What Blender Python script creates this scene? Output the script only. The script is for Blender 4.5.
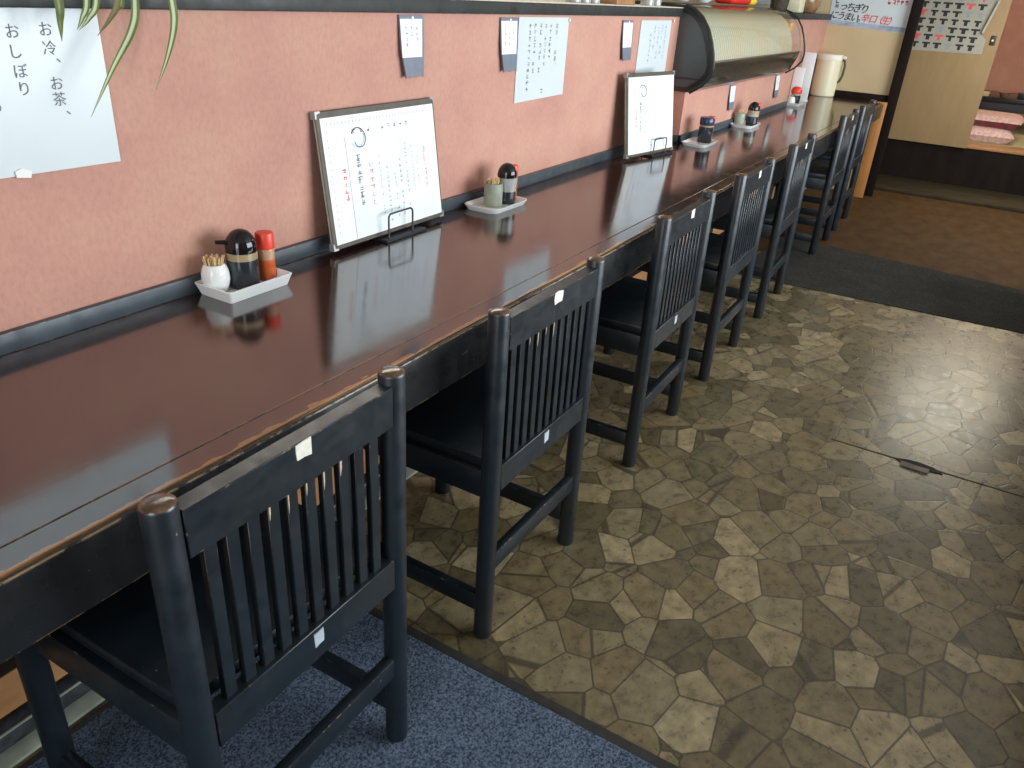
import bpy, bmesh, math, random
from mathutils import Vector, Matrix
R = math.radians
PI = math.pi
random.seed(7)
for o in list(bpy.data.objects):
    bpy.data.objects.remove(o)
sc = bpy.context.scene
C = sc.collection

# ------------------------------------------------------------------ camera
cd = bpy.data.cameras.new('camera')
cam = bpy.data.objects.new('camera', cd)
C.objects.link(cam)
cam.location = (-0.6017, -0.79076, 1.30021)
cam.rotation_mode = 'XYZ'
cam.rotation_euler = (1.09980438, -0.0572891, -1.02259592)
cd.sensor_width = 36.0
cd.lens = 777.587 / 1024 * 36.0
cd.clip_start = 0.02
sc.camera = cam

# ------------------------------------------------------------------ world, lights, exposure
w = bpy.data.worlds.new('world')
sc.world = w
w.use_nodes = True
w.node_tree.nodes['Background'].inputs[0].default_value = (0.8, 0.9, 1.0, 1)
w.node_tree.nodes['Background'].inputs[1].default_value = 0.15
sc.view_settings.view_transform = 'Standard'
sc.view_settings.look = 'None'
sc.view_settings.gamma = 1.0
sc.view_settings.exposure = 0.0
sc.view_settings.use_curve_mapping = False


def area(name, loc, direction, sx, sy, power, col):
    l = bpy.data.lights.new(name, 'AREA')
    l.shape = 'RECTANGLE'
    l.size, l.size_y = sx, sy
    l.energy = power
    l.color = col
    o = bpy.data.objects.new(name, l)
    C.objects.link(o)
    o.location = loc
    o.rotation_euler = Vector(direction).to_track_quat('-Z', 'Z').to_euler()
    return o


COOL = (0.87, 0.945, 1.0)
area('window_daylight', (2.70, -3.34, 1.28), (0, 1, 0), 3.8, 1.62, 235, COOL)
area('rear_fill_light', (-3.0, -0.9, 1.5), (1, 0, 0), 1.6, 1.3, 55, COOL)  # added fill from behind the camera, brightens the left wall
area('kitchen_light', (2.2, 1.6, 2.3), (0, -0.3, -1), 3.0, 0.5, 30, (1.0, 0.93, 0.82))
area('tatami_room_light', (8.6, -1.2, 2.35), (0, 0, -1), 0.7, 0.7, 20, (1.0, 0.76, 0.48))
area('floor_patch_light', (6.15, -1.02, 1.70), (0, 0, -1), 0.8, 0.7, 20, (0.95, 1.0, 0.90))  # added above the view to lay a glossy patch on the aisle floor


# ------------------------------------------------------------------ materials
def mat(name):
    m = bpy.data.materials.new(name)
    m.use_nodes = True
    nt = m.node_tree
    return m, nt, nt.nodes['Principled BSDF']


def N(nt, t, **kw):
    n = nt.nodes.new(t)
    for k, v in kw.items():
        if hasattr(n, k):
            setattr(n, k, v)
        else:
            n.inputs[k].default_value = v
    return n


def ramp(nt, stops):
    r = nt.nodes.new('ShaderNodeValToRGB')
    e = r.color_ramp.elements
    while len(e) < len(stops):
        e.new(0.5)
    for i, (p, c) in enumerate(stops):
        e[i].position = p
        e[i].color = (c[0], c[1], c[2], 1) if not isinstance(c, (int, float)) else (c, c, c, 1)
    return r


def mixc(nt, fac, a, b, blend='MIX'):
    m = nt.nodes.new('ShaderNodeMix')
    m.data_type = 'RGBA'
    m.blend_type = blend
    for sock, v in ((m.inputs[0], fac), (m.inputs[6], a), (m.inputs[7], b)):
        if isinstance(v, bpy.types.NodeSocket):
            nt.links.new(v, sock)
        elif isinstance(v, (int, float)):
            sock.default_value = v
        else:
            sock.default_value = (v[0], v[1], v[2], 1)
    return m.outputs[2]


def objco(nt, scale=(1, 1, 1)):
    tc = nt.nodes.new('ShaderNodeTexCoord')
    mp = nt.nodes.new('ShaderNodeMapping')
    mp.inputs['Scale'].default_value = scale
    nt.links.new(tc.outputs['Object'], mp.inputs['Vector'])
    return mp.outputs['Vector']


def noise(nt, vec, scale, detail=4, rough=0.55):
    n = N(nt, 'ShaderNodeTexNoise')
    n.inputs['Scale'].default_value = scale
    n.inputs['Detail'].default_value = detail
    n.inputs['Roughness'].default_value = rough
    nt.links.new(vec, n.inputs['Vector'])
    return n.outputs['Fac']


def math_(nt, op, a, b=None):
    m = nt.nodes.new('ShaderNodeMath')
    m.operation = op
    for s, v in ((m.inputs[0], a), (m.inputs[1], b)):
        if v is None:
            continue
        if isinstance(v, bpy.types.NodeSocket):
            nt.links.new(v, s)
        else:
            s.default_value = v
    return m.outputs[0]


def bump(nt, p, h, strength, dist=0.002):
    b = nt.nodes.new('ShaderNodeBump')
    b.inputs['Strength'].default_value = strength
    b.inputs['Distance'].default_value = dist
    nt.links.new(h, b.inputs['Height'])
    nt.links.new(b.outputs['Normal'], p.inputs['Normal'])


def plain(name, col, rough=0.5, ior=1.45, metal=0.0, var=0.0, vs=30, coat=0.0, trans=0.0):
    m, nt, p = mat(name)
    p.inputs['Roughness'].default_value = rough
    p.inputs['IOR'].default_value = ior
    p.inputs['Metallic'].default_value = metal
    p.inputs['Coat Weight'].default_value = coat
    p.inputs['Coat Roughness'].default_value = 0.08
    p.inputs['Transmission Weight'].default_value = trans
    v = objco(nt)
    n = noise(nt, v, vs)
    r = ramp(nt, [(0.3, [c * (1 - var) for c in col]), (0.7, [min(1, c * (1 + var)) for c in col])])
    nt.links.new(n, r.inputs[0])
    nt.links.new(r.outputs[0], p.inputs['Base Color'])
    return m


def edge_mask(nt, radius, lo, hi, nscale, nlo, nhi, vec):
    bv = nt.nodes.new('ShaderNodeBevel')
    bv.samples = 4
    bv.inputs['Radius'].default_value = radius
    g = nt.nodes.new('ShaderNodeNewGeometry')
    d = nt.nodes.new('ShaderNodeVectorMath')
    d.operation = 'DOT_PRODUCT'
    nt.links.new(bv.outputs['Normal'], d.inputs[0])
    nt.links.new(g.outputs['Normal'], d.inputs[1])
    inv = math_(nt, 'SUBTRACT', 1.0, d.outputs['Value'])
    r1 = ramp(nt, [(lo, 0.0), (hi, 1.0)])
    nt.links.new(inv, r1.inputs[0])
    nz = noise(nt, vec, nscale, 5, 0.65)
    r2 = ramp(nt, [(nlo, 0.0), (nhi, 1.0)])
    nt.links.new(nz, r2.inputs[0])
    return math_(nt, 'MULTIPLY', r1.outputs[0], r2.outputs[0])


def lacquer(name, base, rough, wear=(0.42, 0.24, 0.1), radius=0.004, nsc=60, nlo=0.55, nhi=0.62, ior=1.5, spots=True, bmp=0.15):
    m, nt, p = mat(name)
    v = objco(nt)
    n = noise(nt, v, 14, 5)
    r = ramp(nt, [(0.3, [c * 0.75 for c in base]), (0.75, [c * 1.35 for c in base])])
    nt.links.new(n, r.inputs[0])
    em = edge_mask(nt, radius, 0.02, 0.10, nsc, nlo, nhi, v)
    col = mixc(nt, em, r.outputs[0], wear)
    if spots:
        n2 = noise(nt, v, 130, 2, 0.5)
        r3 = ramp(nt, [(0.76, 0.0), (0.80, 1.0)])
        nt.links.new(n2, r3.inputs[0])
        col = mixc(nt, r3.outputs[0], col, (0.30, 0.27, 0.22))
    nt.links.new(col, p.inputs['Base Color'])
    rn = noise(nt, v, 25, 4)
    rr = ramp(nt, [(0.3, rough * 0.8), (0.75, rough * 1.35)])
    nt.links.new(rn, rr.inputs[0])
    nt.links.new(rr.outputs[0], p.inputs['Roughness'])
    p.inputs['IOR'].default_value = ior
    bump(nt, p, noise(nt, v, 90, 3), bmp, 0.001)
    return m


def m_wall():
    m, nt, p = mat('salmon_wallpaper')
    v = objco(nt)
    big = noise(nt, v, 5, 6, 0.6)
    r = ramp(nt, [(0.3, (0.49, 0.242, 0.19)), (0.5, (0.54, 0.275, 0.21)), (0.7, (0.565, 0.315, 0.227))])
    nt.links.new(big, r.inputs[0])
    v2 = objco(nt, (1, 1, 0.55))
    fine = noise(nt, v2, 110, 5, 0.7)
    rf = ramp(nt, [(0.28, 0.72), (0.55, 1.0), (0.8, 1.1)])
    nt.links.new(fine, rf.inputs[0])
    col = mixc(nt, 0.5, r.outputs[0], rf.outputs[0], 'MULTIPLY')
    nt.links.new(col, p.inputs['Base Color'])
    p.inputs['Roughness'].default_value = 0.75
    bump(nt, p, fine, 0.2, 0.001)
    return m


def m_floor():
    m, nt, p = mat('flagstone_vinyl')
    tc = nt.nodes.new('ShaderNodeTexCoord')
    mp = nt.nodes.new('ShaderNodeMapping')
    mp.inputs['Rotation'].default_value = (0, 0, 0.4)
    mp.inputs['Scale'].default_value = (1.0, 1.18, 0.0)
    nt.links.new(tc.outputs['Object'], mp.inputs['Vector'])
    vec = mp.outputs['Vector']
    outs = []
    for feat in ('F1', 'DISTANCE_TO_EDGE'):
        vo = nt.nodes.new('ShaderNodeTexVoronoi')
        vo.feature = feat
        vo.inputs['Scale'].default_value = 8.8
        vo.inputs['Randomness'].default_value = 0.86
        nt.links.new(vec, vo.inputs['Vector'])
        outs.append(vo)
    sep = nt.nodes.new('ShaderNodeSeparateColor')
    nt.links.new(outs[0].outputs['Color'], sep.inputs[0])
    r = ramp(nt, [(0.0, (0.105, 0.083, 0.044)), (0.25, (0.14, 0.113, 0.062)), (0.5, (0.185, 0.138, 0.070)),
                  (0.75, (0.225, 0.182, 0.103)), (0.9, (0.305, 0.235, 0.128)), (1.0, (0.335, 0.272, 0.158))])
    nt.links.new(sep.outputs[0], r.inputs[0])
    # clouding within each stone
    nz = noise(nt, vec, 22, 6, 0.65)
    rn = ramp(nt, [(0.33, 0.55), (0.5, 0.95), (0.66, 1.35)])
    nt.links.new(nz, rn.inputs[0])
    col = mixc(nt, 0.85, r.outputs[0], rn.outputs[0], 'MULTIPLY')
    # dark pits
    pz = noise(nt, vec, 55, 2, 0.5)
    rp = ramp(nt, [(0.645, 0.0), (0.68, 1.0)])
    nt.links.new(pz, rp.inputs[0])
    col = mixc(nt, math_(nt, 'MULTIPLY', rp.outputs[0], 0.6), col, (0.05, 0.04, 0.028))
    re = ramp(nt, [(0.012, 1.0), (0.026, 0.0)])
    nt.links.new(outs[1].outputs['Distance'], re.inputs[0])
    col = mixc(nt, math_(nt, 'MULTIPLY', re.outputs[0], 0.8), col, (0.055, 0.043, 0.028))
    nt.links.new(col, p.inputs['Base Color'])
    rr = ramp(nt, [(0.3, 0.24), (0.8, 0.38)])
    nt.links.new(nz, rr.inputs[0])
    nt.links.new(rr.outputs[0], p.inputs['Roughness'])
    p.inputs['IOR'].default_value = 1.5
    inv = math_(nt, 'SUBTRACT', 1.0, re.outputs[0])
    bump(nt, p, inv, 0.25, 0.001)
    return m


def m_wood(name, c1, c2, scale=(1, 12, 12), rough=0.45, ior=1.45, sc_=4):
    m, nt, p = mat(name)
    v = objco(nt, scale)
    n = noise(nt, v, sc_, 6, 0.6)
    r = ramp(nt, [(0.3, c1), (0.7, c2)])
    nt.links.new(n, r.inputs[0])
    nt.links.new(r.outputs[0], p.inputs['Base Color'])
    p.inputs['Roughness'].default_value = rough
    p.inputs['IOR'].default_value = ior
    bump(nt, p, n, 0.1, 0.001)
    return m


def m_carpet(name, c1, c2, sc_=260):
    m, nt, p = mat(name)
    v = objco(nt)
    n = noise(nt, v, sc_, 3, 0.7)
    r = ramp(nt, [(0.38, c1), (0.5, [(a + b) / 2 for a, b in zip(c1, c2)]), (0.62, c2)])
    nt.links.new(n, r.inputs[0])
    big = noise(nt, v, 6, 4)
    rb = ramp(nt, [(0.3, 0.85), (0.7, 1.12)])
    nt.links.new(big, rb.inputs[0])
    nt.links.new(mixc(nt, 1.0, r.outputs[0], rb.outputs[0], 'MULTIPLY'), p.inputs['Base Color'])
    p.inputs['Roughness'].default_value = 0.95
    p.inputs['Specular IOR Level'].default_value = 0.1
    bump(nt, p, n, 0.9, 0.004)
    return m


def m_top(name, worn=False):
    # dark urushi-like lacquered table top, slightly brushed along its length
    m, nt, p = mat(name)
    v = objco(nt, (1.0, 14, 14))
    g = noise(nt, v, 5, 6, 0.65)
    r = ramp(nt, [(0.3, (0.016, 0.006, 0.0052)), (0.7, (0.034, 0.0125, 0.010))])
    nt.links.new(g, r.inputs[0])
    vo = objco(nt)
    em = edge_mask(nt, 0.006, 0.02, 0.12, 28, 0.42, 0.5, vo)
    if worn:
        sx = nt.nodes.new('ShaderNodeSeparateXYZ')
        nt.links.new(vo, sx.inputs[0])
        lump = noise(nt, objco(nt, (1, 3, 3)), 16, 5, 0.7)
        lim = math_(nt, 'MULTIPLY', math_(nt, 'SUBTRACT', lump, 0.36), 0.042)
        em = math_(nt, 'LESS_THAN', sx.outputs[1], lim)
    col = mixc(nt, em, r.outputs[0], (0.34, 0.155, 0.05))
    nt.links.new(col, p.inputs['Base Color'])
    n2 = noise(nt, vo, 18, 5)
    rr = ramp(nt, [(0.3, 0.09), (0.75, 0.16)])
    nt.links.new(n2, rr.inputs[0])
    nt.links.new(rr.outputs[0], p.inputs['Roughness'])
    p.inputs['IOR'].default_value = 2.4
    bump(nt, p, g, 0.06, 0.001)
    return m


def m_blind(name):
    m, nt, p = mat(name)
    v = objco(nt)
    n = noise(nt, v, 3, 3)
    r = ramp(nt, [(0.35, (0.60, 0.49, 0.32)), (0.65, (0.54, 0.52, 0.38))])
    nt.links.new(n, r.inputs[0])
    sx = nt.nodes.new('ShaderNodeSeparateXYZ')
    nt.links.new(objco(nt), sx.inputs[0])
    wv = math_(nt, 'SINE', math_(nt, 'MULTIPLY', sx.outputs[0], 2 * PI * 32))
    rw = ramp(nt, [(0.15, 1.0), (0.95, 0.70)])
    nt.links.new(math_(nt, 'ABSOLUTE', wv), rw.inputs[0])
    nt.links.new(mixc(nt, 1.0, r.outputs[0], rw.outputs[0], 'MULTIPLY'), p.inputs['Base Color'])
    p.inputs['Roughness'].default_value = 0.55
    return m


def m_glass(name, tint=(0.95, 0.97, 0.96), rough=0.03):
    # thin clear pane: mostly straight-through, fresnel-weighted reflection
    m, nt, p = mat(name)
    nt.nodes.remove(p)
    t = N(nt, 'ShaderNodeBsdfTransparent')
    t.inputs[0].default_value = (*tint, 1)
    g = N(nt, 'ShaderNodeBsdfGlossy')
    g.inputs['Roughness'].default_value = rough
    f = N(nt, 'ShaderNodeFresnel')
    f.inputs[0].default_value = 1.14
    mx = N(nt, 'ShaderNodeMixShader')
    nt.links.new(f.outputs[0], mx.inputs[0])
    nt.links.new(t.outputs[0], mx.inputs[1])
    nt.links.new(g.outputs[0], mx.inputs[2])
    nt.links.new(mx.outputs[0], nt.nodes['Material Output'].inputs['Surface'])
    return m


def m_cushion(name):
    m, nt, p = mat(name)
    v = objco(nt)
    vo = nt.nodes.new('ShaderNodeTexVoronoi')
    vo.inputs['Scale'].default_value = 16
    nt.links.new(v, vo.inputs['Vector'])
    r = ramp(nt, [(0.0, (0.62, 0.20, 0.14)), (0.35, (0.75, 0.52, 0.46)), (0.6, (0.62, 0.36, 0.33)), (1.0, (0.78, 0.6, 0.52))])
    nt.links.new(vo.outputs['Distance'], r.inputs[0])
    nt.links.new(r.outputs[0], p.inputs['Base Color'])
    p.inputs['Roughness'].default_value = 0.9
    return m


M = {}
M['wall'] = m_wall()
M['floor'] = m_floor()
M['black'] = lacquer('black_lacquer_chair', (0.0075, 0.0125, 0.0175), 0.36, (0.45, 0.28, 0.15), 0.003, 70, 0.58, 0.64, 1.6)
M['slat'] = lacquer('black_lacquer_slat', (0.0075, 0.0125, 0.0175), 0.36, (0.45, 0.28, 0.15), 0.0012, 70, 0.62, 0.66, 1.6)
M['post_top'] = plain('worn_brown_post_top', (0.10, 0.052, 0.028), 0.18, ior=1.7, var=0.5, vs=60)
M['post'] = lacquer('black_lacquer_post', (0.0070, 0.0122, 0.0175), 0.38, (0.32, 0.2, 0.11), 0.003, 60, 0.55, 0.62, 1.7)
M['top'] = m_top('counter_lacquer')
M['band'] = m_top('counter_edge_lacquer', True)
M['apron'] = lacquer('counter_apron_lacquer', (0.017, 0.018, 0.019), 0.30, (0.60, 0.40, 0.22), 0.005, 38, 0.44, 0.50)
M['skirt'] = lacquer('skirting_lacquer', (0.050, 0.063, 0.078), 0.40, (0.42, 0.32, 0.2), 0.003, 40, 0.55, 0.62)  # blue-grey base also holds the sky reflected in the skirting
M['ledge'] = lacquer('ledge_lacquer', (0.022, 0.025, 0.024), 0.5, (0.3, 0.26, 0.2), 0.003, 40, 0.58, 0.66)
M['pale_edge'] = plain('pale_ledge_top', (0.58, 0.52, 0.42), 0.6, var=0.1)
M['blue_mat'] = m_carpet('blue_mat_pile', (0.032, 0.046, 0.080), (0.185, 0.24, 0.33), 210)
M['grey_mat'] = m_carpet('grey_mat_pile', (0.024, 0.024, 0.022), (0.060, 0.057, 0.052), 150)
M['mat_edge'] = plain('rubber_mat_edge', (0.035, 0.033, 0.030), 0.7, var=0.3)
M['brown_floor'] = m_wood('brown_worn_floor', (0.050, 0.0245, 0.0095), (0.092, 0.046, 0.018), (1.2, 2.2, 1), 0.7, 1.2, 5)
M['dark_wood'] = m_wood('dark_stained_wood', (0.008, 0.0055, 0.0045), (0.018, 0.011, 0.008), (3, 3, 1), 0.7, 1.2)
M['threshold'] = m_wood('worn_threshold_board', (0.028, 0.019, 0.010), (0.062, 0.045, 0.025), (10, 1, 1), 0.7, 1.2)
M['orange_wood'] = m_wood('orange_wood', (0.42, 0.17, 0.045), (0.56, 0.25, 0.075), (12, 12, 1), 0.4)
M['edge_wood'] = m_wood('platform_edge_wood', (0.30, 0.13, 0.05), (0.48, 0.23, 0.09), (12, 1, 1), 0.35)
M['under_wood'] = m_wood('kick_panel_wood', (0.30, 0.13, 0.05), (0.50, 0.27, 0.12), (1, 10, 3), 0.5)
M['kerb'] = plain('pale_green_kerb', (0.34, 0.38, 0.31), 0.7, var=0.25, vs=18)
M['kerb_tile'] = plain('dark_kerb_tile', (0.045, 0.05, 0.058), 0.5, var=0.5, vs=40)
M['cream'] = plain('cream_wall', (0.60, 0.46, 0.27), 0.7, var=0.05, vs=4)
M['beige_door'] = m_wood('beige_sliding_door', (0.29, 0.180, 0.080), (0.325, 0.208, 0.098), (1, 4, 1), 0.6)
M['ceiling'] = plain('ceiling_board', (0.60, 0.56, 0.50), 0.9, var=0.05, vs=5)
M['plaster'] = plain('pale_plaster', (0.50, 0.42, 0.34), 0.9, var=0.05, vs=5)
M['tatami'] = plain('tatami_straw', (0.40, 0.36, 0.19), 0.8, var=0.1, vs=60)
M['paper'] = plain('white_laminated_paper', (0.63, 0.69, 0.71), 0.25, var=0.02, vs=6)
M['page'] = plain('menu_page', (0.82, 0.84, 0.83), 0.4, var=0.02, vs=6)
M['sheet'] = plain('clear_sheet_cover', (0.80, 0.86, 0.90), 0.16, var=0.03, vs=5)
M['ink'] = plain('grey_ink', (0.15, 0.16, 0.18), 0.7)
M['ink_black'] = plain('black_ink', (0.025, 0.023, 0.025), 0.7)
M['ink_faint'] = plain('faint_ink', (0.27, 0.31, 0.34), 0.7)
M['ink_pale'] = plain('pale_grey_ink', (0.52, 0.56, 0.58), 0.7)
M['ink_red'] = plain('red_ink', (0.72, 0.10, 0.10), 0.7)
M['ink_pink'] = plain('pale_red_ink', (0.72, 0.36, 0.38), 0.7)
M['ink_navy'] = plain('navy_ink', (0.05, 0.06, 0.14), 0.7)
M['ink_blue'] = plain('poster_blue_band', (0.34, 0.40, 0.50), 0.5, var=0.35, vs=12)
M['menu_cover'] = plain('menu_cover_olive', (0.085, 0.07, 0.05), 0.5, var=0.25)
M['menu_edge'] = plain('menu_page_edges', (0.48, 0.43, 0.34), 0.7, var=0.15, vs=50)
M['metal'] = plain('dull_metal', (0.36, 0.36, 0.35), 0.35, metal=0.35)
M['wire'] = plain('black_wire', (0.02, 0.022, 0.03), 0.35)
M['white_ceramic'] = plain('white_ceramic', (0.84, 0.86, 0.85), 0.12, ior=1.5, var=0.02)
M['white_plastic'] = plain('white_plastic', (0.82, 0.84, 0.85), 0.3, var=0.02)
M['pick'] = plain('toothpick_wood', (0.72, 0.53, 0.28), 0.7, var=0.2, vs=200)
M['cap_black'] = plain('black_glossy_cap', (0.008, 0.007, 0.009), 0.08, ior=1.5)
M['cap_navy'] = plain('navy_cap', (0.025, 0.035, 0.085), 0.25, ior=1.5)
M['soy'] = plain('dark_soy_glass', (0.030, 0.036, 0.043), 0.10, ior=1.5, var=0.3, vs=25)
M['collar'] = plain('tan_clear_collar', (0.40, 0.30, 0.17), 0.12, ior=1.5, var=0.1)
M['pale_glass'] = plain('pale_glass_body', (0.36, 0.37, 0.35), 0.08, ior=1.5, var=0.1)
M['red_cap'] = plain('red_cap', (0.80, 0.065, 0.035), 0.35, var=0.03)
M['spice'] = plain('red_pepper_powder', (0.62, 0.13, 0.035), 0.25, ior=1.5, var=0.25, vs=40)
M['spice_clear'] = plain('clear_bottle_neck', (0.55, 0.33, 0.20), 0.15, ior=1.5, var=0.1)
M['label_grey'] = plain('dark_grey_label', (0.055, 0.065, 0.07), 0.4, var=0.2)
M['grey_jar'] = plain('celadon_jar', (0.33, 0.36, 0.29), 0.35, var=0.15, vs=40)
M['sleeve'] = plain('grey_blue_card', (0.175, 0.20, 0.25), 0.35, var=0.1)
M['pin'] = plain('pin_white', (0.8, 0.8, 0.76), 0.3)
M['sticker'] = plain('cream_sticker', (0.80, 0.77, 0.66), 0.6, var=0.08, vs=120)
M['sticker_blue'] = plain('pale_blue_sticker', (0.42, 0.50, 0.55), 0.6, var=0.1)
M['scuff'] = plain('bare_wood_scuff', (0.62, 0.48, 0.33), 0.7, var=0.2, vs=200)
M['case_black'] = plain('case_black_plastic', (0.018, 0.020, 0.021), 0.28, ior=1.5, var=0.2, vs=8)
M['case_panel'] = plain('case_grey_side', (0.060, 0.068, 0.068), 0.3, ior=1.5, var=0.15, vs=5)
M['case_base'] = plain('case_brown_base', (0.030, 0.024, 0.018), 0.15, ior=1.6, var=0.2, vs=8)
M['glass'] = m_glass('clear_glass')
M['blind'] = m_blind('bamboo_blind')
M['orange_food'] = plain('orange_block', (0.75, 0.33, 0.05), 0.5, var=0.1)
M['jug'] = plain('cream_plastic', (0.72, 0.67, 0.47), 0.35, var=0.03, vs=8)
M['jug_lid'] = plain('cream_lid', (0.82, 0.79, 0.66), 0.35)
M['handle_green'] = plain('dark_green_handle', (0.05, 0.075, 0.035), 0.4)
M['red_pack'] = plain('red_packet', (0.72, 0.03, 0.025), 0.35)
M['yellow_pack'] = plain('yellow_packet', (0.85, 0.58, 0.03), 0.35)
M['wood_box'] = m_wood('small_box_wood', (0.25, 0.12, 0.05), (0.4, 0.22, 0.10), (8, 1, 1), 0.5)
M['chart_paper'] = plain('greyish_chart_paper', (0.37, 0.34, 0.28), 0.6, var=0.05)
M['brown_pot'] = plain('brown_glaze', (0.30, 0.17, 0.09), 0.2, ior=1.5, var=0.4, vs=14)
M['plate'] = plain('grey_white_plate', (0.55, 0.60, 0.60), 0.2, ior=1.5, var=0.04)
M['basket'] = plain('dark_wicker', (0.06, 0.045, 0.03), 0.7, var=0.5, vs=80)
M['cushion'] = m_cushion('pink_patterned_cloth')
M['cushion_shade'] = plain('shaded_cushion_underside', (0.20, 0.05, 0.06), 0.9, var=0.3)  # maroon holds the shadow band beneath the upper cushion
M['leaf_green'] = plain('leaf_green', (0.115, 0.15, 0.03), 0.4, var=0.2, vs=25)
M['leaf_cream'] = plain('leaf_cream_stripe', (0.40, 0.45, 0.25), 0.4, var=0.1, vs=25)
M['leaf_dry'] = plain('leaf_brown_tip', (0.22, 0.13, 0.06), 0.6, var=0.2, vs=25)
M['pot'] = plain('terracotta_pot', (0.42, 0.18, 0.09), 0.7, var=0.1)
M['soil'] = plain('soil', (0.03, 0.02, 0.013), 0.95, var=0.4, vs=80)
M['seam'] = plain('floor_seam_dark', (0.05, 0.042, 0.03), 0.8, var=0.4)
M['tear'] = plain('torn_backing', (0.012, 0.011, 0.011), 0.7)
M['lip'] = plain('curled_vinyl', (0.20, 0.18, 0.15), 0.6, var=0.2)
M['plaque'] = plain('dark_latch', (0.05, 0.035, 0.025), 0.4)
M['lamp'] = plain('lamp_white', (0.8, 0.8, 0.78), 0.4)


# ------------------------------------------------------------------ mesh helpers
class MB:
    def __init__(s):
        s.bm = bmesh.new()
        s.mi = 0

    def _new(s, geo):
        for f in geo:
            f.material_index = s.mi

    def box(s, x0, x1, y0, y1, z0, z1, bev=0.0, seg=2, mtx=None):
        r = bmesh.ops.create_cube(s.bm, size=1.0)
        vs = r['verts']
        for v in vs:
            v.co = Vector(((x0 + x1) / 2 + v.co.x * (x1 - x0), (y0 + y1) / 2 + v.co.y * (y1 - y0), (z0 + z1) / 2 + v.co.z * (z1 - z0)))
        if mtx is not None:
            for v in vs:
                v.co = mtx @ v.co
        fs = set(f for v in vs for f in v.link_faces)
        s._new(fs)
        if bev > 0:
            es = set(e for v in vs for e in v.link_edges)
            b = bmesh.ops.bevel(s.bm, geom=list(es), offset=bev, segments=seg, affect='EDGES', profile=0.5)
            s._new(b['faces'])
        return s

    def lathe(s, prof, seg=28, c=(0, 0, 0), closed_top=True, closed_bot=True, sx=1.0, sy=1.0):
        rings = []
        for r, z in prof:
            ring = []
            for k in range(seg):
                a = 2 * PI * k / seg
                ring.append(s.bm.verts.new((c[0] + r * sx * math.cos(a), c[1] + r * sy * math.sin(a), c[2] + z)))
            rings.append(ring)
        for a, b in zip(rings, rings[1:]):
            for k in range(seg):
                f = s.bm.faces.new((a[k], a[(k + 1) % seg], b[(k + 1) % seg], b[k]))
                f.material_index = s.mi
                f.smooth = True
        if closed_bot:
            f = s.bm.faces.new(list(reversed(rings[0])))
            f.material_index = s.mi
        if closed_top:
            f = s.bm.faces.new(rings[-1])
            f.material_index = s.mi
        return s

    def tube(s, pts, r, seg=10, cap=True):
        pts = [Vector(p) for p in pts]
        rings = []
        prev = None
        for i, p in enumerate(pts):
            a = pts[max(0, i - 1)]
            b = pts[min(len(pts) - 1, i + 1)]
            t = (b - a).normalized()
            ref = prev if prev is not None else (Vector((0, 0, 1)) if abs(t.z) < 0.9 else Vector((1, 0, 0)))
            u = (ref - t * ref.dot(t)).normalized()
            prev = u
            v = t.cross(u)
            rr = r[i] if isinstance(r, (list, tuple)) else r
            rings.append([s.bm.verts.new(p + (u * math.cos(2 * PI * k / seg) + v * math.sin(2 * PI * k / seg)) * rr) for k in range(seg)])
        for a, b in zip(rings, rings[1:]):
            for k in range(seg):
                f = s.bm.faces.new((a[k], a[(k + 1) % seg], b[(k + 1) % seg], b[k]))
                f.smooth = True
                f.material_index = s.mi
        if cap:
            for rg in (list(reversed(rings[0])), rings[-1]):
                f = s.bm.faces.new(rg)
                f.material_index = s.mi
        return s

    def prism(s, poly, fn, d0, d1, smooth=False):
        """poly of 2-D points extruded from d0 to d1; fn(u, v, d) -> 3-D point"""
        a = [s.bm.verts.new(fn(u, v, d0)) for u, v in poly]
        b = [s.bm.verts.new(fn(u, v, d1)) for u, v in poly]
        n = len(poly)
        fs = [s.bm.faces.new(a), s.bm.faces.new(list(reversed(b)))]
        for k in range(n):
            f = s.bm.faces.new((a[k], b[k], b[(k + 1) % n], a[(k + 1) % n]))
            f.smooth = smooth
            fs.append(f)
        s._new(fs)
        return s

    def grid(s, rows, smooth=True, closed=False):
        vr = [[s.bm.verts.new(p) for p in row] for row in rows]
        for a, b in zip(vr, vr[1:]):
            n = len(a)
            for k in range(n if closed else n - 1):
                f = s.bm.faces.new((a[k], a[(k + 1) % n], b[(k + 1) % n], b[k]))
                f.smooth = smooth
                f.material_index = s.mi
        return vr

    def face(s, pts):
        f = s.bm.faces.new([s.bm.verts.new(p) for p in pts])
        f.material_index = s.mi
        return f

    def build(s, name, m, parent=None, fix=True, sharp=R(40)):
        if fix:
            bmesh.ops.recalc_face_normals(s.bm, faces=s.bm.faces[:])
        me = bpy.data.meshes.new(name)
        s.bm.to_mesh(me)
        s.bm.free()
        for mm in (m if isinstance(m, (list, tuple)) else [m]):
            me.materials.append(mm)
        try:
            me.set_sharp_from_angle(angle=sharp)
        except Exception:
            pass
        o = bpy.data.objects.new(name, me)
        C.objects.link(o)
        if parent is not None:
            o.parent = parent
        return o


def tag(o, label=None, cat=None, group=None):
    if label:
        o['label'] = label
    if cat:
        o['category'] = cat
    if group:
        o['group'] = group
    return o


def thing(name, label, cat, loc=(0, 0, 0), rot=(0, 0, 0), group=None):
    o = bpy.data.objects.new(name, None)
    o.empty_display_size = 0.05
    C.objects.link(o)
    o.location = loc
    o.rotation_euler = rot
    return tag(o, label, cat, group)


def struct(name, mb, m):
    o = mb.build(name, m)
    o['kind'] = 'structure'
    return o


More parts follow.
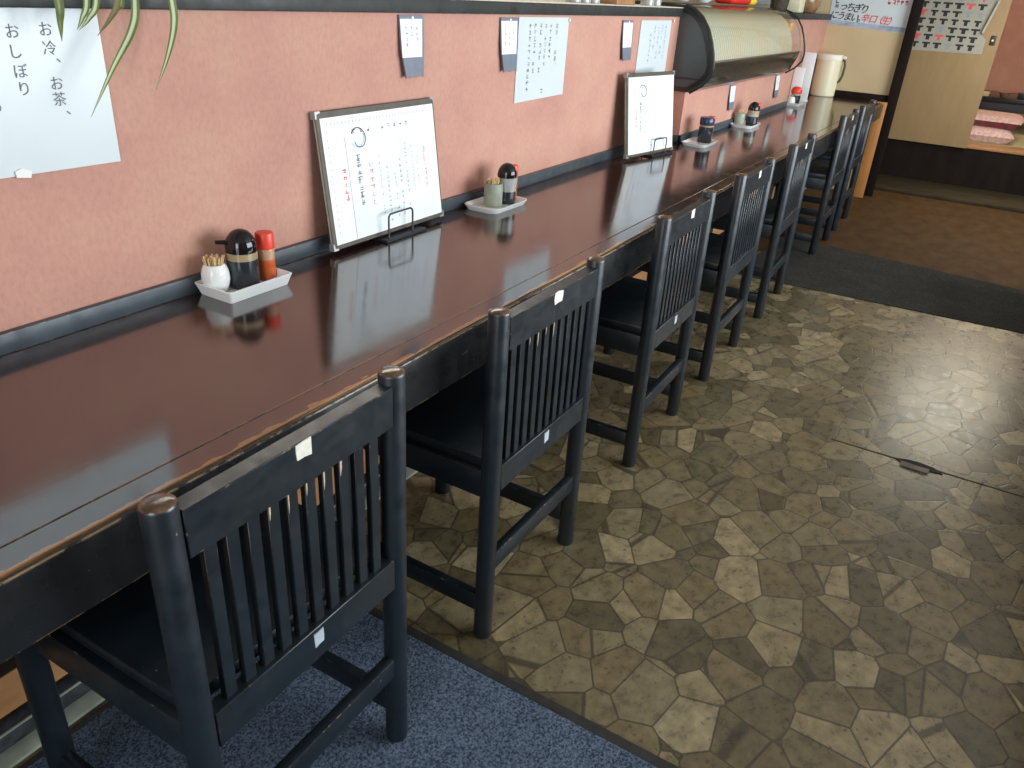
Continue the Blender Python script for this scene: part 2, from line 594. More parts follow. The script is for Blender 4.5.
def dup(root, loc=None, rot=None, label=None, group=None):
    r = root.copy()
    C.objects.link(r)
    if loc is not None:
        r.location = loc
    if rot is not None:
        r.rotation_euler = rot
    if label:
        r['label'] = label
    if group:
        r['group'] = group
    for ch in list(root.children):
        c = ch.copy()
        C.objects.link(c)
        c.parent = r
        for g in list(ch.children):
            d = g.copy()
            C.objects.link(d)
            d.parent = c
    return r


# ------------------------------------------------------------------ lettering helpers
_glyphs = {}


def glyph(ch, bold=''):
    if ch + bold in _glyphs:
        return _glyphs[ch + bold]
    cu = bpy.data.curves.new('glyph', 'FONT')
    cu.body = ch
    cu.size = 1.0
    cu.align_x = 'CENTER'
    cu.resolution_u = 3
    ob = bpy.data.objects.new('glyph', cu)
    C.objects.link(ob)
    dg = bpy.context.evaluated_depsgraph_get()
    me = bpy.data.meshes.new_from_object(ob.evaluated_get(dg))
    vs = [(v.co.x, v.co.y) for v in me.vertices]
    fs = [tuple(p.vertices) for p in me.polygons]
    bpy.data.objects.remove(ob)
    bpy.data.meshes.remove(me)
    bpy.data.curves.remove(cu)
    _glyphs[ch + bold] = (vs, fs)
    return vs, fs


def put_char(mb, ch, fn, u, v, size, slant=0.0, mi=0, bold=''):
    """character centred on u with its cell centre at v; fn(u, v) -> 3-D"""
    if bold:
        for k in (-1, 1):
            put_char(mb, ch, lambda a, b, q=k: (fn(a, b)[0] - 0.0004 * (q + 2), *fn(a, b)[1:]), u + k * 0.022 * size, v + k * 0.012 * size, size, slant, mi)
    vs, fs = glyph(ch)
    bv = [mb.bm.verts.new(fn(u + (x + slant * (y - 0.35)) * size, v + (y - 0.36) * size)) for x, y in vs]
    for f in fs:
        try:
            q = mb.bm.faces.new([bv[i] for i in f])
            q.material_index = mi
        except ValueError:
            pass


def column(mb, text, fn, u, v, size, pitch, mi=0):
    for ch in text:
        if ch == '、':
            put_char(mb, ch, fn, u + 0.62 * size, v + 0.55 * size, size, 0, mi)
            v -= pitch * 0.62
        elif ch in '　 ':
            v -= pitch * 0.5
        else:
            put_char(mb, ch, fn, u, v, size, 0, mi)
            v -= pitch


def scribble(mb, fn, u, v, w, h, rng, mi=0, t=0.11):
    """one small unreadable character made of a few strokes"""
    def bar(u0, u1, v0, v1):
        f = mb.bm.faces.new([mb.bm.verts.new(fn(*p)) for p in ((u0, v0), (u1, v0), (u1, v1), (u0, v1))])
        f.material_index = mi
    tw, th = t * w, t * h
    for k in range(rng.randint(2, 3)):
        y = v + h * rng.uniform(-0.45, 0.45)
        a = rng.uniform(0.25, 0.48)
        bar(u - w * a, u + w * a, y - th / 2, y + th / 2)
    for k in range(rng.randint(1, 2)):
        x = u + w * rng.uniform(-0.4, 0.4)
        a = rng.uniform(0.2, 0.5)
        bar(x - tw / 2, x + tw / 2, v - h * a, v + h * a)


def scribble_col(mb, fn, u, v0, v1, size, rng, mi=0, gap=1.25, skip=0.0):
    v = v0
    while v > v1:
        if rng.random() >= skip:
            scribble(mb, fn, u, v, size, size, rng, mi)
        v -= size * gap


# ================================================================== THE SETTING
WY = 0.546      # wall surface
H = 0.70        # counter height
ENDX = 6.20

m = MB(); m.box(-3.2, 4.0, -3.4, 0.7, -0.05, 0.0)
struct('floor', m, M['floor'])
m = MB(); m.box(4.0, 7.06, -3.4, 0.7, -0.05, 0.0)
struct('floor_hall', m, M['brown_floor'])
# salmon partition, open to the kitchen above the ledge, with a notch for the showcase
m = MB()
m.box(-3.2, 3.03, WY, WY + 0.12, 0, 1.2305)
m.box(3.03, 5.03, WY, WY + 0.12, 0, 0.70)
m.box(5.03, ENDX, WY, WY + 0.12, 0, 1.225)
struct('wall_left', m, M['wall'])
m = MB(); m.box(3.03, 5.03, 0.475, WY + 0.30, 0.70, 0.925)
struct('wall_plinth', m, M['wall'])
# ledge on the partition
m = MB(); m.box(-3.2, 3.02, 0.532, 0.86, 1.2305, 1.264, 0.003)
struct('trim_1', m, M['ledge'])
m = MB(); m.box(-3.2, 3.02, 0.534, 0.858, 1.264, 1.268, 0.001)
struct('trim_2', m, M['pale_edge'])
m = MB(); m.box(5.06, ENDX, 0.525, 0.86, 1.225, 1.262, 0.003)
struct('trim_3', m, M['ledge'])
# skirting strip along the counter
m = MB(); m.box(-3.2, 3.03, 0.531, WY, H, 0.737, 0.003)
struct('baseboard_left', m, M['skirt'])
m = MB()
m.box(3.018, 3.03, 0.463, WY, H, 0.734, 0.002)
m.box(3.018, 5.04, 0.463, 0.475, H, 0.734, 0.002)
struct('baseboard_plinth', m, M['skirt'])
# below the counter: wooden kick panel and kerb
m = MB(); m.box(-3.2, ENDX, 0.455, WY, 0.066, 0.15)
struct('trim_14', m, M['under_wood'])
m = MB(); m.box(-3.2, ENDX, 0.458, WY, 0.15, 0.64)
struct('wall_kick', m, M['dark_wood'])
m = MB(); m.box(-3.2, ENDX, 0.40, 0.44, 0, 0.008, 0.002)
struct('trim_4', m, M['kerb'])
m = MB(); m.box(-3.2, ENDX, 0.44, 0.475, 0, 0.042, 0.002)
struct('trim_5', m, M['kerb_tile'])
m = MB(); m.box(-3.2, ENDX, 0.438, 0.443, 0.0405, 0.0435, 0.0006, 1)
struct('trim_13', m, M['kerb'])
# end wall with its dark strip, and the dark post
m = MB(); m.box(ENDX, ENDX + 0.08, -0.01, 2.5, 0, 2.45)
struct('wall_end', m, M['cream'])
m = MB(); m.box(ENDX - 0.025, ENDX, -0.01, WY, 0.695, 0.742, 0.003)
struct('baseboard_end', m, M['dark_wood'])
m = MB(); m.box(ENDX - 0.05, ENDX, -0.082, -0.012, 0, 2.45, 0.004)
struct('trim_6', m, M['dark_wood'])
# raised tatami room
m = MB(); m.box(7.06, 7.14, -3.4, 0.7, 0, 0.335)
struct('trim_7', m, M['dark_wood'])
m = MB(); m.box(6.46, 7.06, -1.75, 0.0, 0, 0.028, 0.006)
struct('trim_8', m, M['threshold'])
m = MB(); m.box(7.05, 7.30, -3.4, 0.7, 0.335, 0.362, 0.004)
struct('trim_9', m, M['edge_wood'])
m = MB(); m.box(7.30, 9.9, -3.4, 0.7, 0.25, 0.360)
struct('floor_tatami', m, M['tatami'])
m = MB(); m.box(9.9, 10.0, -3.4, 0.8, 0, 2.45)
struct('wall_far', m, M['wall'])
m = MB(); m.box(7.06, 9.9, 0.7, 0.78, 0, 2.45)
struct('wall_far_side', m, M['wall'])
# unseen seating platform on the window side, placed to shade the aisle's edge
m = MB(); m.box(-0.9, 4.2, -3.3, -1.27, 0, 0.38, 0.006)
struct('trim_10', m, M['dark_wood'])
# outer shell
m = MB()
m.box(-3.2, 10.0, -3.48, -3.40, 0, 0.42)
m.box(-3.2, 10.0, -3.48, -3.40, 2.14, 2.45)
m.box(-3.2, 0.75, -3.48, -3.40, 0.42, 2.14)
m.box(4.65, 10.0, -3.48, -3.40, 0.42, 2.14)
struct('wall_right', m, M['plaster'])
m = MB()
for x in (0.75, 2.03, 3.32, 4.60):
    m.box(x, x + 0.05, -3.47, -3.41, 0.42, 2.14)
m.box(0.75, 4.65, -3.47, -3.41, 0.42, 0.46)
m.box(0.75, 4.65, -3.47, -3.41, 2.10, 2.14)
struct('window_1', m, M['dark_wood'])
m = MB(); m.box(-3.28, -3.2, -3.4, 2.5, 0, 2.45)
struct('wall_back', m, M['plaster'])
m = MB()
for y in (-1.74, -0.92, -0.10):
    m.box(-3.2, -3.15, y, y + 0.04, 0.82, 2.18)
m.box(-3.2, -3.15, -1.74, -0.06, 0.82, 0.86)
m.box(-3.2, -3.15, -1.74, -0.06, 2.14, 2.18)
struct('rear_fill_frame', m, M['dark_wood'])  # frame added on the solid back wall to go with the rear fill
m = MB(); m.box(-3.2, ENDX, 2.42, 2.5, 0, 2.45)
struct('wall_kitchen', m, M['plaster'])
m = MB(); m.box(-3.2, 10.0, -3.48, 2.5, 2.45, 2.52)
struct('ceiling', m, M['ceiling'])
# seam and tear in the vinyl
m = MB(); m.box(1.935, 1.942, -1.3, -0.60, 0.0, 0.0012)
struct('trim_11', m, M['seam'])
m = MB()
top = [(1.938, -0.800), (1.952, -0.835), (1.957, -0.875), (1.948, -0.915), (1.922, -0.945)]
bot = [(1.916, -0.905), (1.915, -0.86), (1.920, -0.82)]
m.prism(top + bot, lambda u, v, d: (u, v, d), 0.0, 0.0025)
m.mi = 1
m.grid([[(x, y, 0.002 + 0.0 * k) for k, (x, y) in enumerate(reversed(bot + []))],
        [(x - 0.006, y, 0.012) for x, y in reversed(bot)], [(x - 0.02, y, 0.003) for x, y in reversed(bot)]])
struct('trim_12', m, [M['tear'], M['lip']])

# ================================================================== FLOOR MATS
t = thing('floor_mat', 'blue-grey loop pile mat under the nearest chair, with a dark rubber border', 'mat', (0, 0, 0))
m = MB(); m.box(-1.9, 0.418, -1.5, 0.375, 0.0, 0.0065, 0.002); m.build('pile', M['blue_mat'], t)
m = MB()
m.box(0.418, 0.442, -1.52, 0.39, 0.0, 0.0050, 0.0015)
m.box(-1.9, 0.418, 0.375, 0.39, 0.0, 0.0050, 0.0015)
m.build('border', M['mat_edge'], t)
m = MB()
m.prism([(3.48, 0.20), (3.56, -1.60), (4.22, -1.60), (4.45, 0.20)], lambda u, v, d: (u, v, d), 0.0, 0.004)
tag(m.build('floor_mat', M['grey_mat']), 'dark grey flat runner mat lying across the aisle at the far end', 'mat')

# ================================================================== COUNTER
t = thing('counter', 'long dark lacquered counter running the length of the salmon wall, with a worn black apron', 'counter', (0, 0, 0))
m = MB(); m.box(-1.9, ENDX - 0.026, 0.046, 0.531, H - 0.028, H, 0.0012, 1)
m.build('tabletop', M['top'], t)
m = MB(); m.box(-1.9, 6.03, 0.0, 0.0448, H - 0.026, H - 0.0006, 0.0012, 1)
m.build('edge_band', M['band'], t)
m = MB(); m.box(-1.9, 6.03, -0.010, 0.0, 0.596, H - 0.0035, 0.003)
m.box(-1.9, 6.03, 0.0, 0.025, 0.60, H - 0.0265, 0.001)
m.build('apron', M['apron'], t)
m = MB(); m.box(6.035, 6.047, -0.032, 0.05, 0.0, 0.705, 0.001)
tag(m.build('end_panel', M['orange_wood'], t), 'orange-brown wooden end panel')

# ================================================================== CHAIRS
def make_chair():
    t = thing('chair', '', 'chair')
    for s in (-1, 1):
        m = MB()
        r = 0.0205
        m.lathe([(r * 0.9, 0.0), (r, 0.004), (r, 0.777), (r * 0.97, 0.780)], 28, (0.2 * s, 0, 0), closed_top=False)
        m.mi = 1
        m.lathe([(r * 0.97, 0.780), (r * 0.86, 0.7825), (r * 0.5, 0.784), (r * 0.1, 0.7843)], 28, (0.2 * s, 0, 0), closed_bot=False)
        bmesh.ops.remove_doubles(m.bm, verts=m.bm.verts[:], dist=1e-6)
        m.build('back_post', [M['post'], M['post_top']], t)
        m = MB()
        m.lathe([(0.020, 0.0), (0.0215, 0.004), (0.0215, 0.425)], 20, (0.2 * s, 0.40, 0))
        m.build('leg', M['black'], t)
    m = MB(); m.box(-0.183, 0.183, -0.016, 0.010, 0.699, 0.766, 0.0012, 1)
    m.build('top_rail', M['black'], t)
    m = MB(); m.box(-0.183, 0.183, -0.015, 0.009, 0.385, 0.446, 0.0012, 1)
    m.build('lower_rail', M['black'], t)
    for k in range(10):
        x = -0.1485 + k * 0.033
        m = MB(); m.box(x - 0.0095, x + 0.0095, -0.007, 0.004, 0.444, 0.701, 0.0012, 1)
        m.build('slat', M['slat'], t)
    m = MB(); m.box(-0.198, 0.198, 0.0225, 0.418, 0.4345, 0.458, 0.003)
    m.build('seat', M['black'], t)
    m = MB()
    for s in (-1, 1):
        m.box(0.2 * s - 0.011, 0.2 * s + 0.011, 0.012, 0.39, 0.372, 0.434, 0.002)
    m.box(-0.185, 0.185, 0.392, 0.412, 0.372, 0.425, 0.002)
    m.build('seat_frame', M['black'], t)
    for s in (-1, 1):
        m = MB(); m.box(0.2 * s - 0.010, 0.2 * s + 0.010, 0.014, 0.386, 0.068, 0.112, 0.002)
        m.build('stretcher', M['black'], t)
    m = MB(); m.box(-0.184, 0.184, -0.011, 0.009, 0.176, 0.220, 0.002)
    m.build('stretcher', M['black'], t)
    return t


def sticker(t, x0, x1, z0, z1, m_, y=-0.0166, rough=0):
    mb = MB()
    rng = random.Random(int(x0 * 1e4) + int(z0 * 1e3) + rough)
    poly = []
    for a, b in ((x0, z0), ((x0 + x1) / 2, z0), (x1, z0), (x1, (z0 + z1) / 2), (x1, z1), ((x0 + x1) / 2, z1), (x0, z1), (x0, (z0 + z1) / 2)):
        j = 0.0012 + 0.0018 * rough
        poly.append((a + rng.uniform(-j, j), b + rng.uniform(-j, j)))
    mb.prism(poly, lambda u, v, d: (u, d, v), y, y + 0.0012)
    return mb.build('sticker', m_, t)


def scuffs(t, ks, seed):
    rng = random.Random(seed)
    for k in ks:
        mb = MB()
        x = -0.1485 + k * 0.033 - 0.0095
        w_ = rng.uniform(0.0022, 0.0045)
        h = rng.uniform(0.018, 0.042)
        mb.prism([(x + 0.0004, 0.697), (x + w_, 0.697), (x + w_ * 0.9, 0.697 - h * 0.6), (x + 0.001, 0.697 - h)], lambda u, v, d: (u, d, v), -0.0078, -0.0068)
        mb.build('scuff', M['scuff'], t)


proto = make_chair()
spots = [
    (0.0, -0.1304, 0.0157, 0.0065, 'nearest black slat-back chair, standing on the blue-grey mat', 'near'),
    (0.7197, -0.1143, 0.0014, 0.0, 'second black slat-back chair from the camera, first one on the stone-pattern floor', 'near'),
    (1.5721, -0.0935, 0.0237, 0.0, 'third black slat-back chair from the camera, below the second menu board', 'mid'),
    (2.3094, -0.0845, 0.0145, 0.0, 'fourth black slat-back chair from the camera, in front of the navy-capped bottle', 'mid'),
    (3.1135, -0.0688, 0.0294, 0.0, 'fifth black slat-back chair from the camera, just before the dark grey mat', 'mid'),
    (4.3505, -0.0503, 0.0087, 0.0041, 'sixth black slat-back chair from the camera, beyond the dark grey mat', 'far'),
    (5.04, -0.0400, 0.0100, 0.0, 'farthest black slat-back chair, beside the orange wooden counter end', 'far'),
]
for i, (x, y, a, z, lab, kind) in enumerate(spots):
    o = proto if i == 0 else dup(proto)
    o.location = (x, y, z)
    o.rotation_euler = (0, 0, a)
    o['label'] = lab
    o['group'] = 'black slat-back chairs along the counter'
    spots[i] = spots[i] + (o,)
# marks added after the copies, each chair its own
wide = [0, 0.004, 0.0, 0.0, 0.0, 0.0, 0.0]
for i, sp in enumerate(spots):
    o = sp[-1]
    if i < 6:
        tag(sticker(o, -0.013 - wide[i], 0.013 + wide[i], 0.741, 0.771 - 0.006, M['sticker'], -0.0172, i % 2), 'small cream sticker')
    if i < 3:
        tag(sticker(o, -0.006, 0.013, 0.412, 0.438, M['sticker_blue'], -0.0162), 'pale blue sticker')
    ks = [(3, 4, 5, 6, 7), (2, 3, 4, 5), (3, 4, 5, 6), (3, 4, 5, 6), (3, 5, 6), (4, 5), ()][i]
    scuffs(o, ks, 30 + i)

# ================================================================== PAPERS ON THE WALL
def wall_fn(y):
    return lambda u, v: (u, y, v)


def notice(name, label, poly, y, letter_cb, mats, pins, thick=0.0012):
    t = thing(name, label, 'notice', (0, 0, 0))
    m = MB()
    m.prism(poly, lambda u, v, d: (u, d, v), y, y + thick)
    m.build('sheet', M['paper'], t)
    if letter_cb:
        for L in letter_cb(wall_fn(y - 0.0006)):
            L.build('lettering', mats, t, fix=False)
    for (px, pz, kind) in pins:
        m = MB()
        if kind == 'tape':
            m.prism([(px - 0.012, pz - 0.004), (px + 0.010, pz - 0.007), (px + 0.013, pz + 0.003), (px - 0.002, pz + 0.010), (px - 0.013, pz + 0.006)],
                    lambda u, v, d: (u, d, v), y - 0.003, y)
            m.build('tape', M['pin'], t)
        else:
            m.tube([(px, y - 0.006, pz), (px, y, pz)], 0.005, 12)
            m.build('pin', M['pin'], t)
    return t


def l1(fn):
    for col in ((('お', 0.1710, 1.1997), ('冷', 0.1720, 1.1721), ('、', 0.1900, 1.1600)), (('お', 0.1720, 1.1190), ('茶', 0.1720, 1.0945), ('、', 0.1900, 1.0790)),
                (('お', 0.1185, 1.1973), ('し', 0.1165, 1.1685), ('ぼ', 0.1185, 1.1400), ('り', 0.1185, 1.1140)),
                (('う', 0.0700, 1.0900),)):
        L = MB()
        for ch, u, v in col:
            put_char(L, ch, fn, u, v, 0.0235)
        yield L


notice('paper_notice', 'large white notice with big Japanese columns, behind the hanging leaves',
       [(-0.16, 0.984), (0.262, 0.982), (0.263, 1.2300), (-0.16, 1.2300)], WY - 0.0025, l1, [M['ink']], [(0.088, 0.985, 'tape'), (0.245, 1.228, 'pin')])


def l2(fn):
    rng = random.Random(3)
    L = MB()
    column(L, 'お冷、', fn, 1.880, 1.198, 0.017, 0.020)
    yield L
    L = MB()
    column(L, 'お茶、', fn, 1.880, 1.118, 0.017, 0.020)
    yield L
    cols = [(1.838, 1.198, 1.09), (1.806, 1.198, 1.07), (1.774, 1.198, 1.05), (1.738, 1.198, 1.06), (1.705, 1.198, 1.01), (1.802, 1.002, 0.985)]
    for (u, a, b) in cols:
        L = MB()
        scribble_col(L, fn, u, a, b, 0.0145, rng, 0 if u != 1.806 else 1, 1.28, 0.12)
        yield L


notice('paper_notice', 'white Japanese notice touching the second hanging tag',
       [(1.632, 0.975), (1.957, 0.981), (1.962, 1.2235), (1.634, 1.2235)], WY - 0.0025, l2, [M['ink'], M['ink_faint']], [(1.958, 1.216, 'pin')])


def l3(fn):
    rng = random.Random(9)
    for u, a, b in [(2.86, 1.19, 1.06), (2.82, 1.19, 1.06), (2.78, 1.19, 1.07), (2.74, 1.19, 1.06), (2.70, 1.18, 1.05)]:
        L = MB()
        scribble_col(L, fn, u, a, b, 0.015, rng, 0, 1.3, 0.15)
        yield L


notice('paper_notice', 'white faintly printed notice just left of the curved glass showcase, behind the farther menu',
       [(2.582, 0.985), (2.915, 0.985), (2.918, 1.2155), (2.586, 1.2155)], WY - 0.0025, l3, [M['ink_faint']], [(2.935, 1.2145, 'pin')])


def hang_tag(label, x0, x1, z1, z0, y, out=0.010):
    t = thing('hanging_tag', label, 'tag', ((x0 + x1) / 2, y, z1), (0, 0, 0), 'small tags pinned along the salmon wall')
    w_ = (x1 - x0) / 2
    h = z1 - z0
    m = MB()
    # wallet that swings out a little at the foot
    def fn(u, v, d):
        return (u, -0.0015 - out * (-v / h) + d, v)
    poly = [(-w_, 0), (w_, 0), (w_ * 0.98, -h * 0.45), (w_ * 0.80, -h), (0.4 * w_, -h * 0.965), (0, -h), (-0.35 * w_, -h * 0.97), (-w_ * 0.66, -h), (-w_ * 0.96, -h * 0.5)]
    m.prism(poly, fn, -0.004, 0.0)
    m.build('card_backing', M['sleeve'], t)
    m = MB()
    m.prism([(-w_ * 0.98, -h * 0.06), (w_ * 0.86, -h * 0.06), (w_ * 0.72, -h * 0.665), (-w_ * 0.93, -h * 0.665)], fn, -0.0052, -0.0041)
    o = m.build('white_card', M['page'], t)
    m = MB()
    rng = random.Random(int(x0 * 100))
    for c in range(3):
        scribble_col(m, lambda u, v: fn(u, v, -0.0056), -w_ * 0.5 + c * w_ * 0.42, -h * 0.20, -h * 0.55, w_ * 0.2, rng, 0, 1.35, 0.3)
    m.build('lettering', M['ink_faint'], o, fix=False)
    m = MB(); m.tube([(0, -0.010, -h * 0.045), (0, -0.001, -h * 0.045)], 0.0045, 10)
    m.build('pin', M['pin'], t)
    return t


hang_tag('grey-backed white tag hanging alone above the nearer menu, first along the wall', 1.055, 1.152, 1.226, 1.080, WY)
hang_tag('grey-backed white tag hanging against the left edge of the middle notice, second along the wall', 1.525, 1.624, 1.222, 1.072, WY)
hang_tag('grey-backed white tag hanging left of the faint notice, third along the wall', 2.402, 2.498, 1.216, 1.072, WY)
hang_tag('narrow white tag below the showcase above the navy-capped bottle', 3.705, 3.80, 0.915, 0.785, 0.475)
hang_tag('narrow white tag below the far end of the showcase', 4.635, 4.73, 0.920, 0.782, 0.475)

# ================================================================== MENUS AND THEIR STANDS
def menu(label, loc, rot, w_, h, t_, seed, full=True):
    t = thing('menu_board', label, 'menu', loc, rot)
    m = MB(); m.box(0, w_, 0.0, t_ * 0.22, 0, h, 0.0012, 1); m.box(0, w_, t_ * 0.78, t_, 0, h, 0.0012, 1)
    m.build('cover', M['menu_cover'], t)
    m = MB(); m.box(0.003, w_ - 0.003, t_ * 0.22, t_ * 0.78, 0.003, h - 0.003)
    m.build('pages', M['menu_edge'], t)
    m = MB(); m.box(0.013, w_ - 0.007, -0.0010, 0.0, 0.011, h - 0.015)
    m.build('front_page', M['page'], t)
    for cx, sx in ((0, 1), (w_, -1)):
        for cz, sz in ((0, 1), (h, -1)):
            m = MB()
            m.prism([(cx - 0.0008 * sx, cz - 0.0008 * sz), (cx + 0.016 * sx, cz - 0.0008 * sz), (cx + 0.016 * sx, cz + 0.003 * sz),
                     (cx + 0.005 * sx, cz + 0.005 * sz), (cx + 0.003 * sx, cz + 0.016 * sz), (cx - 0.0008 * sx, cz + 0.016 * sz)],
                    lambda u, v, d: (u, d, v), -0.0016, t_ + 0.0008)
            m.build('corner_cap', M['metal'], t)
    rng = random.Random(seed)
    fn = lambda u, v: (u, -0.0014, v)
    m = MB()
    # patterned border ticks along the top and down the left side
    k = 0.03
    while k < w_ - 0.02:
        m.face([fn(k, h - 0.032), fn(k + 0.004, h - 0.032), fn(k + 0.0045, h - 0.026), fn(k + 0.0015, h - 0.026)])
        k += 0.0125
    k = h - 0.05
    while k > 0.03:
        m.face([fn(0.026, k), fn(0.030, k), fn(0.0305, k + 0.005), fn(0.0275, k + 0.005)])
        k -= 0.0165
    m.build('border_pattern', M['ink_pale'], t, fix=False)
    for i, u in enumerate((0.118, 0.146, 0.172, 0.225, 0.250, 0.272, 0.296, 0.32)):
        if u < w_ - 0.06:
            m = MB()
            scribble_col(m, fn, u, h - 0.052, h - 0.078, 0.012 if i < 3 else 0.011, rng, 0, 1.3)
            m.build('lettering', M['ink'], t, fix=False)
    m = MB()
    scribble_col(m, fn, 0.070, h - 0.14, h - 0.21, 0.014, rng, 0, 1.1)
    m.build('lettering', M['ink_red'], t, fix=False)
    # loose clear-covered sheet clipped in front
    x0, x1 = 0.085 * w_ / 0.445, w_ * 0.93
    zt = h - 0.060
    m = MB()
    m.prism([(x0, 0.014), (x1, 0.018), (x1, zt + (0.006 if full else 0.028)), (x0, zt - 0.004)], lambda u, v, d: (u, d, v), -0.0026, -0.0016)
    s_ = m.build('loose_sheet', M['sheet'], t)
    fn2 = lambda u, v: (u, -0.0030, v)
    span = x1 - x0
    for f_, a, b, s, mi, gap, sk in ((0.11, 0.055, 0.085, 0.017, 'ink', 1.02, 0), (0.24, 0.075, 0.085, 0.016, 'ink_pink', 1.15, 0),
                                     (0.34, 0.05, 0.04, 0.007, 'ink_faint', 1.35, 0.2), (0.42, 0.09, 0.03, 0.009, 'ink_faint', 1.35, 0.2),
                                     (0.51, 0.11, 0.03, 0.008, 'ink_faint', 1.35, 0.2), (0.58, 0.08, 0.03, 0.010, 'ink_faint', 1.35, 0.2),
                                     (0.66, 0.04, 0.04, 0.009, 'ink_faint', 1.35, 0.2), (0.74, 0.05, 0.09, 0.006, 'ink_faint', 1.35, 0.2),
                                     (0.80, 0.08, 0.11, 0.006, 'ink_faint', 1.35, 0.2), (0.90, 0.06, 0.095, 0.013, 'ink_pink', 1.08, 0)):
        m = MB()
        scribble_col(m, fn2, x0 + f_ * span, zt - a, b, s, rng, 0, gap, sk)
        m.build('lettering', M[mi], s_, fix=False)
    # binder ring
    m = MB()
    cx, cz, rr = x0 + 0.045, zt - 0.008, 0.0225
    pts = [(cx + rr * math.cos(a), -0.006 - 0.004 * math.sin(a / 2), cz + rr * math.sin(a)) for a in [R(200 + k * 12) for k in range(27)]]
    m.tube(pts, 0.0010, 6)
    m.build('binder_ring', M['wire'], t)
    return t


menu('white Japanese menu board with loose sheet and ring, the nearer of two', (0.7385, 0.490, 0.712), (R(-7.4), 0, 0.003), 0.447, 0.317, 0.013, 5, True)
menu('white menu board with a slanted loose sheet, leaning farther along beside the showcase', (2.405, 0.463, 0.712), (R(-8.0), 0, math.atan2(-0.058, 0.352)), 0.368, 0.320, 0.013, 8, False)


def stand(label, loc, rz, w_=0.165, lw=0.098, lx=0.014, lh=0.072):
    t = thing('menu_stand', label, 'stand', loc, (0, 0, rz))
    m = MB(); m.box(0, w_, 0, 0.062, 0, 0.0075, 0.0012, 1)
    m.build('base', M['wire'], t)
    m = MB()
    r = 0.012
    pts = [(lx, 0.006, 0.004), (lx, 0.006, lh - r)]
    for k in range(1, 6):
        a = PI - k * PI / 12
        pts.append((lx + r + r * math.cos(a), 0.006, lh - r + r * math.sin(a)))
    pts.append((lx + lw - r, 0.006, lh))
    for k in range(1, 6):
        a = PI / 2 - k * PI / 12
        pts.append((lx + lw - r + r * math.cos(a), 0.006, lh - r + r * math.sin(a)))
    pts += [(lx + lw, 0.006, lh - r), (lx + lw, 0.006, 0.004)]
    m.tube(pts, 0.0026, 8)
    m.build('wire_loop', M['wire'], t)
    m = MB()
    m.tube([(lx, 0.056, 0.004), (lx, 0.062, 0.05), (lx + lw, 0.062, 0.05), (lx + lw, 0.056, 0.004)], 0.0022, 8)
    m.build('back_wire', M['wire'], t)
    return t


stand('black wire stand holding the nearer menu board, loop up in front of the page', (0.903, 0.462, H), 0.0)
stand('black wire stand holding the farther menu board near the showcase', (2.575, 0.418, H), -0.16, 0.17, 0.098)

# ================================================================== CONDIMENT SETS
def tray_mesh(w_, d, h, rc, slope, th=0.006, seg=6):
    """rounded rectangular dish with sloping sides, centred, base at z=0"""
    def loop(hw, hd, r, z):
        pts = []
        for cx, cy, a0 in ((hw - r, hd - r, 0), (-hw + r, hd - r, 90), (-hw + r, -hd + r, 180), (hw - r, -hd + r, 270)):
            for k in range(seg + 1):
                a = R(a0 + 90 * k / seg)
                pts.append((cx + r * math.cos(a), cy + r * math.sin(a), z))
        return pts
    hw, hd = w_ / 2, d / 2
    b = MB()
    rows = [loop(hw - slope, hd - slope, rc, 0.0), loop(hw, hd, rc, h - 0.001), loop(hw - 0.001, hd - 0.001, rc, h),
            loop(hw - th * 0.8, hd - th * 0.8, rc, h), loop(hw - th, hd - th, rc, h - 0.001), loop(hw - slope - th, hd - slope - th, rc, th)]
    vr = b.grid(rows, True, True)
    b.bm.faces.new(list(reversed(vr[0])))
    b.bm.faces.new(vr[-1])
    return b


def tray(label, x, y, w_, d, h, rc, slope, rz=0.0):
    b = tray_mesh(w_, d, h, rc, slope)
    o = b.build('condiment_tray', M['white_ceramic'])
    o.location = (x, y, H + 0.0004)
    o.rotation_euler = (0, 0, rz)
    return tag(o, label, 'tray', 'white condiment trays on the counter')


def picks(parent, n, r0, r1, z0, z1, seed):
    rng = random.Random(seed)
    for k in range(n):
        a = rng.uniform(0, 2 * PI)
        q = math.sqrt(rng.random())
        b = rng.uniform(0, 2 * PI)
        m = MB()
        p0 = Vector((q * r0 * 0.6 * math.cos(a), q * r0 * 0.6 * math.sin(a), z0))
        p1 = Vector((q * r1 * math.cos(a) + 0.002 * math.cos(b), q * r1 * math.sin(a) + 0.002 * math.sin(b), z1 + rng.uniform(-0.004, 0.004)))
        m.tube([p0, p1], 0.0012, 6)
        m.build('toothpick', M['pick'], parent)


